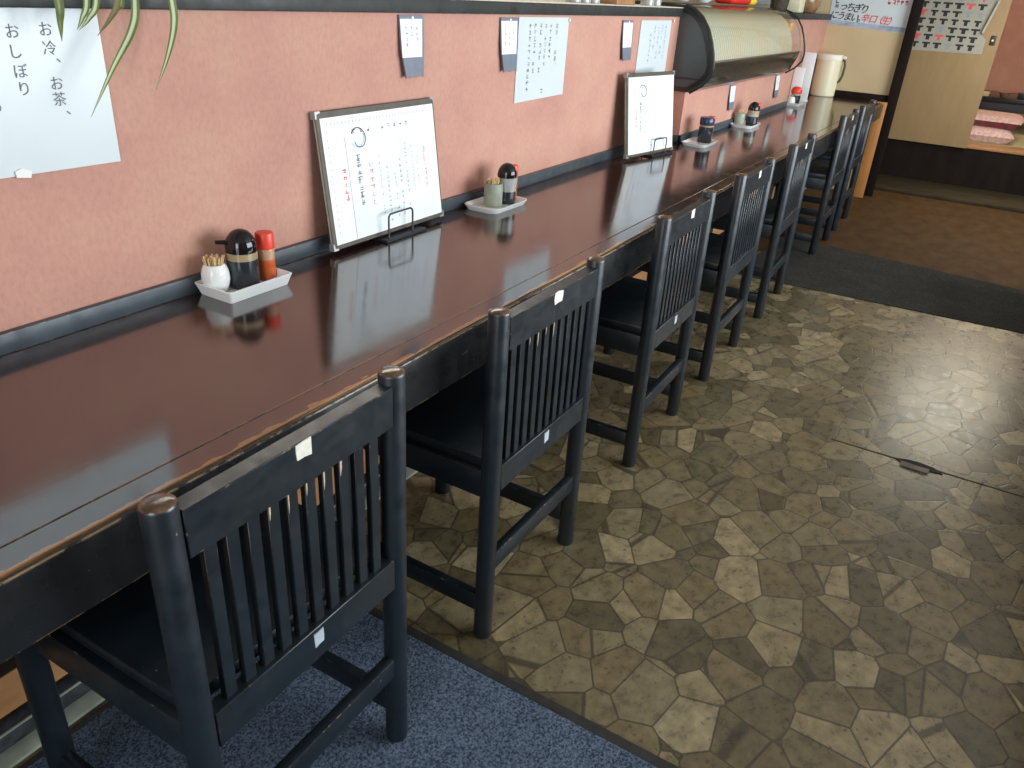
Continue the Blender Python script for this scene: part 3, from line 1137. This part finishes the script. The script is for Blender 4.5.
def soy_bottle(label, loc, r, h, dome, spout_dir, body=None, collar=True, level=0.80):
    t = thing('soy_sauce_bottle', label, 'bottle', loc, (0, 0, 0), 'soy sauce bottles')
    zb = h - dome
    m = MB()
    m.lathe([(r * 0.90, 0.0), (r * 0.97, 0.003), (r, 0.012), (r, zb * level)], 32)
    m.build('glass_body', body or M['soy'], t)
    if level < 0.8:
        m = MB(); m.lathe([(r, zb * level), (r, zb * 0.8)], 32)
        m.build('empty_glass', M['pale_glass'], t)
    m = MB()
    m.lathe([(r * 0.99, zb * 0.80), (r * 0.99, zb)], 32)
    m.build('collar', M['collar'] if collar else M['pale_glass'], t)
    m = MB()
    prof = [(r * 1.0, zb), (r * 1.01, zb + dome * 0.2)]
    for k in range(1, 9):
        a = k * PI / 18
        prof.append((r * 1.0 * math.cos(a), zb + dome * 0.2 + dome * 0.8 * math.sin(a)))
    prof.append((r * 0.06, zb + dome))
    m.lathe(prof, 32)
    c = m.build('dome_cap', M['cap_black'], t)
    if spout_dir is not None:
        m = MB()
        d = Vector((math.cos(spout_dir), math.sin(spout_dir), 0))
        z = zb + dome * 0.42
        m.tube([d * (r * 0.75) + Vector((0, 0, z)), d * (r + 0.018) + Vector((0, 0, z + 0.003))], [0.0055, 0.0042], 10)
        m.build('spout', M['cap_black'], c)
    return t


def pepper(label, loc, r, h, label_on=True):
    t = thing('pepper_bottle', label, 'bottle', loc, (0, 0, 0), 'red-capped pepper bottles')
    m = MB(); m.lathe([(r * 0.92, 0), (r, 0.003), (r, h * 0.44)], 24)
    m.build('pepper_fill', M['spice'], t)
    m = MB(); m.lathe([(r, h * 0.44), (r, h * 0.64), (r * 0.95, h * 0.67)], 24)
    m.build('clear_neck', M['spice_clear'], t)
    m = MB(); m.lathe([(r * 0.98, h * 0.66), (r * 1.06, h * 0.67), (r * 1.06, h * 0.96), (r * 0.98, h * 0.99), (r * 0.6, h)], 24)
    m.build('cap', M['red_cap'], t)
    return t


TZ = H + 0.0068
# set 1, nearest
tray('rectangular white tray with raised sides, nearest the camera, holding the white toothpick pot', 0.454, 0.4765, 0.172, 0.108, 0.026, 0.006, 0.008)
t = thing('toothpick_holder', 'round white pot full of toothpicks on the nearest tray', 'toothpick holder', (0.3995, 0.4985, TZ))
m = MB(); m.lathe([(0.017, 0), (0.022, 0.003), (0.0265, 0.016), (0.0285, 0.028), (0.0275, 0.041), (0.024, 0.052), (0.020, 0.058), (0.018, 0.058), (0.0175, 0.04), (0.010, 0.02)], 32)
m.build('pot', M['white_ceramic'], t)
picks(t, 70, 0.014, 0.0205, 0.025, 0.0725, 4)
soy_bottle('glass soy bottle with glossy black dome cap and tan collar on the nearest tray', (0.4565, 0.4805, TZ), 0.032, 0.122, 0.046, R(150))
pepper('slim pepper bottle with bright red cap on the nearest tray', (0.517, 0.477, TZ), 0.0185, 0.104)
# set 2
tray('rounded shallow white tray between the two menu boards', 1.425, 0.464, 0.205, 0.125, 0.015, 0.03, 0.007)
t = thing('toothpick_jar', 'grey-green straight toothpick jar on the tray between the menus', 'toothpick holder', (1.402, 0.462, TZ))
m = MB(); m.lathe([(0.026, 0), (0.0285, 0.004), (0.0285, 0.052), (0.0275, 0.062), (0.0275, 0.068), (0.024, 0.068), (0.024, 0.02)], 28)
m.build('jar', M['grey_jar'], t)
picks(t, 70, 0.020, 0.0225, 0.025, 0.080, 11)
soy_bottle('half-full clear soy bottle with black dome cap on the tray between the menus', (1.4635, 0.453, TZ), 0.0295, 0.120, 0.042, None, None, False, 0.48)
pepper('slim red-capped pepper bottle on the tray between the menus', (1.511, 0.462, TZ), 0.0160, 0.107)
# set 3
tray('white tray in front of the showcase plinth corner, carrying only dark bottles', 3.075, 0.385, 0.205, 0.125, 0.015, 0.03, 0.007)
t = thing('soy_sauce_bottle', 'dark soy bottle with navy blue cylindrical cap on the tray by the plinth corner', 'bottle', (3.115, 0.378, TZ), (0, 0, 0), 'soy sauce bottles')
m = MB(); m.lathe([(0.030, 0), (0.033, 0.004), (0.033, 0.070)], 28); m.build('glass_body', M['soy'], t)
m = MB(); m.lathe([(0.030, 0.070), (0.030, 0.078)], 28); m.build('collar', M['collar'], t)
m = MB(); m.lathe([(0.033, 0.078), (0.034, 0.080), (0.034, 0.108), (0.031, 0.112), (0.02, 0.113)], 28); m.build('cap', M['cap_navy'], t)
pepper('red-capped pepper bottle behind the navy-capped soy bottle', (3.172, 0.377, TZ), 0.0165, 0.112)
# set 4
tray('white tray below the narrow tags, carrying a dome-capped bottle and grey jar', 3.872, 0.402, 0.215, 0.125, 0.015, 0.03, 0.007)
t = thing('toothpick_jar', 'small grey toothpick jar on the tray below the narrow tags', 'toothpick holder', (3.852, 0.434, TZ))
m = MB(); m.lathe([(0.026, 0), (0.028, 0.004), (0.028, 0.060), (0.024, 0.060), (0.024, 0.02)], 24); m.build('jar', M['grey_jar'], t)
picks(t, 14, 0.020, 0.021, 0.025, 0.078, 15)
soy_bottle('black dome-capped soy bottle on the tray below the narrow tags', (3.885, 0.374, TZ), 0.031, 0.122, 0.044, None, None, True, 0.6)
pepper('red-capped pepper bottle peeking out behind the dome-capped bottle below the narrow tags', (3.945, 0.372, TZ), 0.0150, 0.112)
# set 5
tray('small white tray in front of the two white upright boards', 5.20, 0.455, 0.20, 0.125, 0.02, 0.02, 0.010)
t = thing('soy_sauce_bottle', 'small soy bottle with round red dome cap at the far end of the counter', 'bottle', (5.215, 0.455, TZ), (0, 0, 0), 'soy sauce bottles')
m = MB(); m.lathe([(0.030, 0), (0.032, 0.004), (0.032, 0.055)], 24); m.build('glass_body', M['soy'], t)
m = MB(); m.lathe([(0.030, 0.055), (0.030, 0.066)], 24); m.build('collar', M['pale_glass'], t)
m = MB(); m.lathe([(0.033, 0.066), (0.036, 0.072), (0.036, 0.086), (0.031, 0.100), (0.018, 0.109), (0.004, 0.111)], 24); m.build('dome_cap', M['red_cap'], t)
t = thing('toothpick_holder', 'tiny white toothpick pot left of the red dome-capped bottle at the far end', 'toothpick holder', (5.135, 0.462, TZ))
m = MB(); m.lathe([(0.018, 0), (0.024, 0.003), (0.028, 0.02), (0.022, 0.045), (0.018, 0.05), (0.015, 0.05), (0.015, 0.02)], 20); m.build('pot', M['white_ceramic'], t)
picks(t, 8, 0.010, 0.014, 0.02, 0.062, 21)

# ================================================================== SUSHI SHOWCASE
t = thing('sushi_showcase', 'curved glass sushi showcase with black ends and a bamboo blind inside, on the salmon plinth', 'showcase', (3.02, 0, 0.925))
Z0 = 0.925
LX = 1.745
end_poly = [(0.82, 0.0), (0.452, 0.0), (0.40, 0.035), (0.366, 0.075), (0.361, 0.115), (0.370, 0.165), (0.386, 0.215), (0.408, 0.265), (0.440, 0.308), (0.480, 0.338), (0.525, 0.353), (0.82, 0.358)]


def arc_pts(poly, inset):
    c = Vector((0.60, 0.15))
    out = []
    for p in poly:
        v = Vector(p) - c
        out.append(tuple(c + v * (1 - inset / v.length)))
    return out


for x, nm in ((0.0, 0), (LX - 0.022, 1)):
    m = MB(); m.prism(end_poly, lambda u, v, d: (d, u, v), x, x + 0.022)
    e = m.build('end_panel', M['case_black'] if nm == 0 else M['glass'], t)
    if nm == 0:
        m = MB(); m.prism(arc_pts([p for p in end_poly], 0.030), lambda u, v, d: (d, u, v), x - 0.003, x + 0.001)
        m.build('side_inlay', M['case_panel'], e)
        m = MB(); m.box(x - 0.006, x - 0.002, 0.405, 0.80, 0.055, 0.061)
        m.build('side_groove', M['case_black'], e)
    m = MB()
    rim = [(x + (-0.004 if nm == 0 else 0.026), u, v) for u, v in end_poly[1:-1]]
    m.tube(rim, 0.0075 if nm == 0 else 0.005, 8)
    m.build('rim', M['case_black'], e)
m = MB()
base = [(0.80, 0.0), (0.452, 0.0), (0.425, 0.02), (0.390, 0.10), (0.386, 0.124), (0.80, 0.124)]
m.prism(base, lambda u, v, d: (d, u, v), 0.022, LX - 0.022)
m.build('base', M['case_base'], t)
m = MB(); m.box(0.022, LX - 0.022, 0.60, 0.82, 0.335, 0.358, 0.002)
m.build('top_board', M['case_black'], t)
m = MB(); m.box(0.022, LX - 0.022, 0.78, 0.80, 0.124, 0.335)
m.build('back_board', M['case_black'], t)


def curve_profile(off, n=14):
    """front curve of the case from the base lip up and over to the top board"""
    key = [(0.380, 0.124), (0.383, 0.165), (0.397, 0.215), (0.419, 0.265), (0.450, 0.307), (0.490, 0.336), (0.540, 0.350), (0.62, 0.358)]
    pts = []
    for i in range(len(key) - 1):
        for k in range(3):
            f = k / 3
            pts.append((key[i][0] + (key[i + 1][0] - key[i][0]) * f, key[i][1] + (key[i + 1][1] - key[i][1]) * f))
    pts.append(key[-1])
    c = Vector((0.62, 0.10))
    out = []
    for p in pts:
        v = Vector(p) - c
        q = c + v * (1 - off / v.length)
        out.append((q.x, q.y))
    return out


pr = curve_profile(0.0)
pi_ = curve_profile(0.005)
m = MB()
m.grid([[(x, u, v) for u, v in pr] for x in (0.024, LX - 0.024)])
m.build('glass_front', M['glass'], t)
# bamboo blind hanging just inside the glass: fine vertical slats
pb = curve_profile(0.020)
m = MB()
rows = []
n = 48
for k in range(n * 6 + 1):
    x = 0.060 + (1.56 - 0.060) * k / (n * 6)
    d = (-0.006, 0.0040, 0.0056, 0.0060, 0.0056, 0.0040)[k % 6]
    cc = Vector((0.62, 0.10))
    row = []
    for u, v in pb:
        q = Vector((u, v)) - cc
        q = cc + q * (1 + d / q.length)
        row.append((x, q.x, q.y))
    rows.append(row)
m.grid(rows)
m.build('bamboo_blind', M['blind'], t, sharp=R(180))
m = MB(); m.box(1.60, 1.68, 0.44, 0.52, 0.235, 0.29, 0.01)
tag(m.build('price_block', M['orange_food'], t), 'orange block inside the far end of the glass')
m = MB()
m.tube([(0.026, 0.384, 0.128), (LX - 0.026, 0.384, 0.128)], 0.005, 8)
m.build('glass_channel', M['case_black'], t)

# ------------------------------------------------------------------ things standing on the showcase
TZC = Z0 + 0.366
t = thing('snack_packet', 'red packet with a yellow end lying on top of the showcase', 'packet', (4.33, 0.70, TZC))
m = MB(); m.box(-0.26, 0.10, -0.06, 0.06, 0, 0.09, 0.025, 3); m.build('red_wrapper', M['red_pack'], t)
m = MB(); m.box(0.10, 0.22, -0.058, 0.058, 0, 0.085, 0.02, 3); m.build('yellow_end', M['yellow_pack'], t)


def bowl(label, loc, r, h, mname='plate', cat='bowl', group=None, name='bowl'):
    m = MB()
    m.lathe([(r * 0.45, 0), (r * 0.5, 0.004), (r * 0.85, h * 0.55), (r, h), (r * 0.96, h), (r * 0.80, h * 0.6), (r * 0.3, 0.008)], 28)
    o = m.build(name, M[mname])
    o.location = loc
    return tag(o, label, cat, group)


bowl('pale bowl on the near end of the showcase top', (3.42, 0.70, TZC), 0.07, 0.05)
bowl('small white dish beside the red packet on the showcase top', (3.74, 0.70, TZC), 0.06, 0.03, 'white_ceramic', 'dish', None, 'dish')
for k in range(6):
    m = MB()
    r = 0.105
    m.lathe([(r * 0.5, 0), (r * 0.55, 0.003), (r, 0.013), (r * 0.98, 0.0145), (r * 0.5, 0.006)], 28)
    o = m.build('plate', M['plate'])
    o.location = (4.662, 0.70, TZC + k * 0.0076)
    tag(o, 'grey-white plate in the stack on the far end of the showcase top', 'plate', 'stacked plates on the showcase')
m = MB()
m.lathe([(0.050, 0), (0.052, 0.004), (0.064, 0.085), (0.060, 0.085), (0.048, 0.008)], 24)
o = m.build('wicker_basket', M['basket']); o.location = (5.20, 0.68, 1.2625)
tag(o, 'small dark wicker basket on the ledge just past the showcase', 'basket')

# ------------------------------------------------------------------ things on the ledge
LZ = 1.268


def tumbler(label, x, y, z=LZ, r=0.032, h=0.10):
    m = MB()
    m.lathe([(r * 0.85, 0), (r, h), (r * 0.93, h), (r * 0.78, 0.012)], 24)
    o = m.build('glass_tumbler', M['pale_glass'])
    o.location = (x, y, z)
    return tag(o, label, 'glass', 'glass tumblers on the ledge')


for x, lab in ((2.06, 'clear tumbler on the ledge above the middle notice, leftmost of three'),
               (2.135, 'clear tumbler on the ledge, between two others above the middle notice'),
               (2.21, 'clear tumbler on the ledge, nearest the small wooden box'),
               (2.72, 'clear tumbler on the ledge, first right of the small wooden box'),
               (2.80, 'clear tumbler on the ledge beside the showcase end')):
    tumbler(lab, x, 0.585)
m = MB(); m.lathe([(0.024, 0), (0.027, 0.004), (0.036, 0.07), (0.033, 0.07), (0.024, 0.012)], 24)
o = m.build('tea_cup', M['jug_lid']); o.location = (1.41, 0.59, LZ)
tag(o, 'cream tea cup on the ledge above the second hanging tag', 'cup')
t = thing('wooden_box', 'small brown wooden box on the ledge above the third hanging tag', 'box', (2.43, 0.60, LZ))
m = MB(); m.box(-0.085, 0.085, -0.05, 0.05, 0, 0.06, 0.003); m.build('body', M['wood_box'], t)
m = MB(); m.box(-0.09, 0.09, -0.055, 0.055, 0.06, 0.075, 0.003); m.build('lid', M['wood_box'], t)
t = thing('cream_box', 'cream-coloured box on the far ledge beyond the showcase', 'box', (5.42, 0.64, 1.2625))
m = MB(); m.box(-0.07, 0.07, -0.06, 0.06, 0, 0.13, 0.006); m.build('body', M['jug'], t)
m = MB(); m.box(-0.073, 0.073, -0.063, 0.063, 0.13, 0.15, 0.005); m.build('lid', M['jug_lid'], t)
t = thing('ceramic_pot', 'brown and cream ceramic pot on the far ledge by the poster', 'pot', (5.78, 0.64, 1.2625))
m = MB(); m.lathe([(0.06, 0), (0.075, 0.006), (0.10, 0.05), (0.105, 0.10), (0.085, 0.15), (0.06, 0.17)], 28); m.build('body', M['brown_pot'], t)
m = MB(); m.lathe([(0.062, 0.17), (0.055, 0.185), (0.02, 0.195), (0.012, 0.215), (0.004, 0.218)], 24); m.build('lid', M['jug_lid'], t)

# ================================================================== FAR END OF THE COUNTER
for lab, x, y0, y1, z1 in (('tall narrow white board standing upright between the showcase plinth and the cream jug', 5.50, 0.435, 0.515, 1.02),
                           ('shorter narrow white board standing against the end of the showcase plinth', 5.40, 0.470, 0.540, 0.925)):
    t = thing('upright_board', lab, 'board', (x, (y0 + y1) / 2, H))
    hw = (y1 - y0) / 2
    m = MB(); m.box(0.0, 0.014, -hw, hw, 0.0, z1 - H, 0.002)
    m.build('panel', M['white_plastic'], t)
    m = MB(); m.box(-0.02, 0.05, -hw, hw, 0.0, 0.008, 0.002)
    m.build('foot', M['white_plastic'], t)
t = thing('water_jug', 'cream plastic water jug with lid and dark handle at the far end of the counter', 'jug', (6.072, 0.448, H + 0.0004))
m = MB(); m.lathe([(0.082, 0), (0.088, 0.006), (0.092, 0.12), (0.090, 0.255)], 32); m.build('body', M['jug'], t)
m = MB(); m.lathe([(0.094, 0.255), (0.096, 0.262), (0.096, 0.288), (0.089, 0.296), (0.03, 0.298)], 32)
m.box(-0.03, 0.02, -0.118, -0.086, 0.27, 0.29, 0.006)
m.build('lid', M['jug_lid'], t)
m = MB()
m.tube([(0, -0.088, 0.262), (0, -0.112, 0.255), (0, -0.120, 0.215), (0, -0.116, 0.15), (0, -0.104, 0.115), (0, -0.091, 0.105)], 0.0085, 10)
m.build('handle', M['handle_green'], t)

# beer poster on the end wall
t = thing('poster', 'white poster with black and red slanted Japanese lettering on the cream end wall', 'poster', (ENDX - 0.002, 0, 0))
m = MB(); m.prism([(0.545, 1.196), (-0.008, 1.168), (-0.008, 1.60), (0.545, 1.60)], lambda u, v, d: (d, u, v), -0.0012, 0.0)
m.build('sheet', M['paper'], t)
pf = lambda u, v: (-0.0018, -u, v)
m = MB()
s_ = 0.070
u0 = -0.452
for k, ch in enumerate('っちぎり'):
    put_char(m, ch, pf, u0 + k * 0.050, 1.322 - 0.004 * k, s_ * 0.92, 0.25, 0, 'b')
for k, ch in enumerate('にうまい。'):
    put_char(m, ch, pf, -0.508 + k * 0.050, 1.260 - 0.003 * k, s_ * 0.88, 0.25, 0, 'b')
for k, ch in enumerate('辛口（生）'):
    put_char(m, ch, pf, 0.012 + (-0.296, -0.240, -0.200, -0.152, -0.104)[k], 1.250 - 0.002 * k, s_ * 0.86, 0.22, 1, 'b')
rng = random.Random(2)
scribble(m, pf, -0.505, 1.352, 0.03, 0.03, rng, 0)
scribble(m, pf, -0.505, 1.318, 0.03, 0.03, rng, 0)
for k in range(5):
    scribble(m, pf, -0.145 + k * 0.028, 1.365, 0.026, 0.034, rng, 1, 0.18)
m.build('lettering', [M['ink_black'], M['ink_red']], t, fix=False)
m = MB(); m.prism([(0.545, 1.198), (-0.006, 1.170), (-0.006, 1.206), (0.545, 1.228)], lambda u, v, d: (d, u, v), -0.0018, -0.0013)
m.build('blue_band', M['ink_blue'], t)

# sliding door and chart
m = MB(); m.box(7.030, 7.048, -0.60, 0.68, 0.335, 2.2, 0.002)
d1 = m.build('door_1', M['beige_door']); d1['kind'] = 'structure'
m = MB()
m.box(7.023, 7.031, -0.575, -0.535, 1.115, 1.185, 0.004)
m.mi = 1
m.tube([(7.015, -0.552, 1.150), (7.025, -0.552, 1.150)], 0.008, 10)
o = m.build('door_latch', [M['plaque'], M['pin']], d1)
t = thing('shirt_chart', 'white chart of rows of small coloured shirts stuck on the beige sliding door', 'chart', (7.028, 0, 0))
m = MB()
m.prism([(0.12, 1.035), (-0.505, 1.045), (-0.505, 1.15), (-0.462, 1.19), (-0.515, 1.43), (-0.55, 1.62), (0.12, 1.62)], lambda u, v, d: (d, u, v), -0.0012, 0.0)
m.build('sheet', M['chart_paper'], t)
m = MB()
rng = random.Random(12)
cols = [0, 0, 0, 0, 2, 0, 0, 0, 3, 0, 1, 3]
for r_ in range(10):
    for c_ in range(8):
        y = 0.075 - c_ * 0.0815
        z = 1.085 + r_ * 0.0585
        if y < -0.455 - 0.006 * r_:
            continue
        k = rng.choice(cols)
        w_ = rng.uniform(0.025, 0.034)
        b_ = rng.uniform(0.009, 0.015)
        for (a, b, c2, d2) in ((-w_, w_, 0.006, 0.020), (-b_, b_, -0.022, 0.006)):
            f = m.face([(-0.0018, y + a, z + c2), (-0.0018, y + b, z + c2), (-0.0018, y + b, z + d2), (-0.0018, y + a, z + d2)])
            f.material_index = k
m.build('shirt_prints', [M['ink_black'], M['ink_red'], M['ink_navy'], M['ink_faint']], t, fix=False)
m = MB()
m.grid([[(-0.001, -0.462, 1.19), (-0.001, -0.515, 1.43)], [(-0.02, -0.475, 1.192), (-0.02, -0.528, 1.432)], [(-0.03, -0.462, 1.20), (-0.03, -0.512, 1.43)]])
m.build('curled_edge', M['chart_paper'], t)

# tatami room furniture
def cushion(label, loc, rz, m_, th=0.105):
    m = MB()
    s = 0.275
    rows = []
    for i in range(15):
        v = -1 + 2 * i / 14
        rows.append([(s * (-1 + 2 * j / 14), s * v, 0) for j in range(15)])
    def z(u, v):
        return (1 - abs(u) ** 5) ** 0.5 * (1 - abs(v) ** 5) ** 0.5
    top_ = [[(x, y, th / 2 + th / 2 * z(x / s, y / s)) for x, y, _ in row] for row in rows]
    bot_ = [[(x, y, th / 2 - th / 2 * min(1, 1.6 * z(x / s, y / s))) for x, y, _ in row] for row in rows]
    m.grid(top_)
    m.mi = 1
    m.grid(bot_)
    bmesh.ops.remove_doubles(m.bm, verts=m.bm.verts[:], dist=1e-5)
    o = m.build('floor_cushion', m_)
    o.location = loc
    o.rotation_euler = (0, 0, rz)
    return tag(o, label, 'cushion', 'floor cushions stacked on the tatami')


cushion('pink patterned floor cushion, bottom of the stack at the raised room edge', (7.62, -0.635, 0.362), 0.05, [M['cushion'], M['cushion']], 0.105)
cushion('pink patterned floor cushion, top of the stack at the raised room edge', (7.78, -0.68, 0.468), -0.06, [M['cushion'], M['cushion_shade']], 0.10)
t = thing('low_table', 'black low table in the raised room behind the cushions', 'table', (8.75, -1.25, 0.36))
m = MB(); m.box(-0.42, 0.42, -0.75, 0.85, 0.245, 0.29, 0.006); m.build('tabletop', M['case_black'], t)
m = MB(); m.box(-0.40, -0.37, -0.72, 0.82, 0.17, 0.245); m.build('apron', M['case_black'], t)
for sx in (-1, 1):
    for sy in (-0.68, 0.78):
        m = MB(); m.box(sx * 0.38 - 0.03, sx * 0.38 + 0.03, sy - 0.03, sy + 0.03, 0, 0.245, 0.004); m.build('leg', M['case_black'], t)
TT = 0.36 + 0.29
m = tray_mesh(0.16, 0.20, 0.03, 0.01, 0.006)
o = m.build('wooden_tray', M['pick']); o.location = (8.46, -0.52, TT)
tag(o, 'small light wooden tray on the black low table', 'tray')
m = MB(); m.lathe([(0.02, 0), (0.025, 0.003), (0.05, 0.045), (0.046, 0.045), (0.02, 0.008)], 20)
o = m.build('tea_bowl', M['brown_pot']); o.location = (8.42, -0.74, TT)
tag(o, 'round brown tea bowl on the low table', 'bowl')
t = thing('condiment_box', 'black condiment box on the low table, right of the brown bowl', 'box', (8.48, -0.92, TT))
m = MB(); m.box(-0.06, 0.06, -0.07, 0.07, 0, 0.05, 0.004); m.build('body', M['case_black'], t)
m = MB(); m.tube([(0, -0.03, 0.05), (0, -0.03, 0.065)], 0.012, 12); m.build('knob', M['metal'], t)

# ceiling lamps
t = thing('ceiling_lamp', 'square ceiling lamp of the raised room', 'lamp', (8.6, -1.2, 2.45))
m = MB(); m.box(-0.37, 0.37, -0.37, 0.37, -0.085, 0.0, 0.01); m.build('housing', M['lamp'], t)
t = thing('ceiling_lamp', 'long ceiling lamp over the kitchen side', 'lamp', (2.2, 1.6, 2.45))
m = MB(); m.box(-1.55, 1.55, -0.27, 0.27, -0.10, 0.0, 0.01); m.build('housing', M['lamp'], t)
t = thing('added_pendant_lamp', 'added square pendant lamp, out of view over the end of the aisle', 'lamp', (6.15, -1.02, 1.715))  # body added to carry the light for the floor patch
m = MB(); m.box(-0.42, 0.42, -0.37, 0.37, 0.0, 0.05, 0.008); m.build('shade', M['lamp'], t)
m = MB(); m.tube([(0, 0, 0.05), (0, 0, 0.735)], 0.006, 8); m.build('cord', M['wire'], t)

# ================================================================== HANGING PLANT
t = thing('spider_plant', 'spider plant with striped leaves drooping over the ledge at top left', 'plant', (0.22, 0.66, LZ))
m = MB(); m.lathe([(0.055, 0), (0.06, 0.004), (0.078, 0.10), (0.084, 0.10), (0.084, 0.12), (0.076, 0.12), (0.074, 0.104)], 28, closed_top=False)
p_ = m.build('pot', M['pot'], t)
m = MB(); m.lathe([(0.076, 0.104), (0.03, 0.108)], 24); m.build('soil', M['soil'], t)


def leaf(pts, width, mats, seed=0):
    """arching strap leaf with a shallow keel, built as a thin solid"""
    base = Vector((0.22, 0.66, LZ))
    P = [Vector(p) - base for p in pts]
    # Catmull-Rom through the given points
    Q = [P[0] * 2 - P[1]] + P + [P[-1] * 2 - P[-2]]
    S = []
    for i in range(1, len(Q) - 2):
        for k in range(6):
            u = k / 6
            a, b, c, d = Q[i - 1], Q[i], Q[i + 1], Q[i + 2]
            S.append(0.5 * ((2 * b) + (c - a) * u + (2 * a - 5 * b + 4 * c - d) * u * u + (3 * b - a - 3 * c + d) * u ** 3))
    S.append(P[-1])
    n = len(S)
    m = MB()
    top_, bot_ = [], []
    for i, s in enumerate(S):
        tg = (S[min(n - 1, i + 1)] - S[max(0, i - 1)]).normalized()
        f = i / (n - 1)
        w_ = width * (0.75 + 0.5 * f if f < 0.5 else 1.0) * (1.0 if f < 0.55 else max(0.04, 1 - ((f - 0.55) / 0.45) ** 1.6))
        out = Vector((0, -1, 0.25))
        side = tg.cross(out).normalized()
        nr = side.cross(tg).normalized()
        if nr.y > 0:
            nr = -nr
        row, row2 = [], []
        for q in (-1, -0.45, 0, 0.45, 1):
            p = s + side * (q * w_ / 2) + nr * (0.16 * w_ * abs(q))
            row.append(p)
            row2.append(p - nr * 0.0007)
        top_.append(row + row2[::-1])
    vr = m.grid(top_, True, True)
    m.bm.faces.new(vr[0])
    m.bm.faces.new(list(reversed(vr[-1])))
    for f in m.bm.faces:
        f.material_index = 0
    m.bm.faces.ensure_lookup_table()
    k = 0
    for i in range(n - 1):
        for j in range(10):
            m.bm.faces[k].material_index = 1 if j in (1, 2, 6, 7) else 0
            k += 1
    return m.build('leaf', mats, t)


g, c_, dry = M['leaf_green'], M['leaf_cream'], M['leaf_dry']
root = (0.22, 0.66, 1.385)
leaf([root, (0.18, 0.56, 1.40), (0.162, 0.49, 1.33), (0.161, 0.478, 1.245), (0.159, 0.48, 1.214), (0.158, 0.482, 1.187)], 0.0155, [g, g])
leaf([root, (0.22, 0.55, 1.40), (0.218, 0.49, 1.33), (0.208, 0.480, 1.246), (0.196, 0.48, 1.22), (0.188, 0.485, 1.203)], 0.0115, [g, c_])
leaf([root, (0.24, 0.55, 1.41), (0.238, 0.49, 1.33), (0.223, 0.478, 1.246), (0.206, 0.478, 1.22), (0.1885, 0.482, 1.202)], 0.0115, [g, c_])
leaf([root, (0.27, 0.56, 1.39), (0.272, 0.49, 1.32), (0.261, 0.480, 1.247), (0.244, 0.48, 1.22), (0.221, 0.486, 1.194)], 0.0115, [g, dry])
leaf([root, (0.28, 0.57, 1.39), (0.283, 0.50, 1.32), (0.273, 0.487, 1.247), (0.266, 0.487, 1.235), (0.260, 0.49, 1.225)], 0.0110, [g, g])
leaf([root, (0.27, 0.53, 1.43), (0.295, 0.48, 1.34), (0.292, 0.480, 1.247), (0.278, 0.48, 1.202), (0.232, 0.48, 1.143), (0.182, 0.48, 1.073)], 0.0150, [g, c_])
leaf([root, (0.30, 0.56, 1.44), (0.353, 0.48, 1.34), (0.361, 0.478, 1.249), (0.358, 0.476, 1.21), (0.340, 0.478, 1.162), (0.311, 0.482, 1.107)], 0.0155, [g, c_])
leaf([root, (0.14, 0.58, 1.42), (0.06, 0.55, 1.42), (0.0, 0.53, 1.36)], 0.015, [g, c_])
leaf([root, (0.22, 0.74, 1.45), (0.26, 0.82, 1.44), (0.30, 0.88, 1.36)], 0.015, [g, c_])
leaf([root, (0.17, 0.70, 1.48), (0.10, 0.74, 1.50), (0.03, 0.76, 1.44)], 0.015, [g, c_])
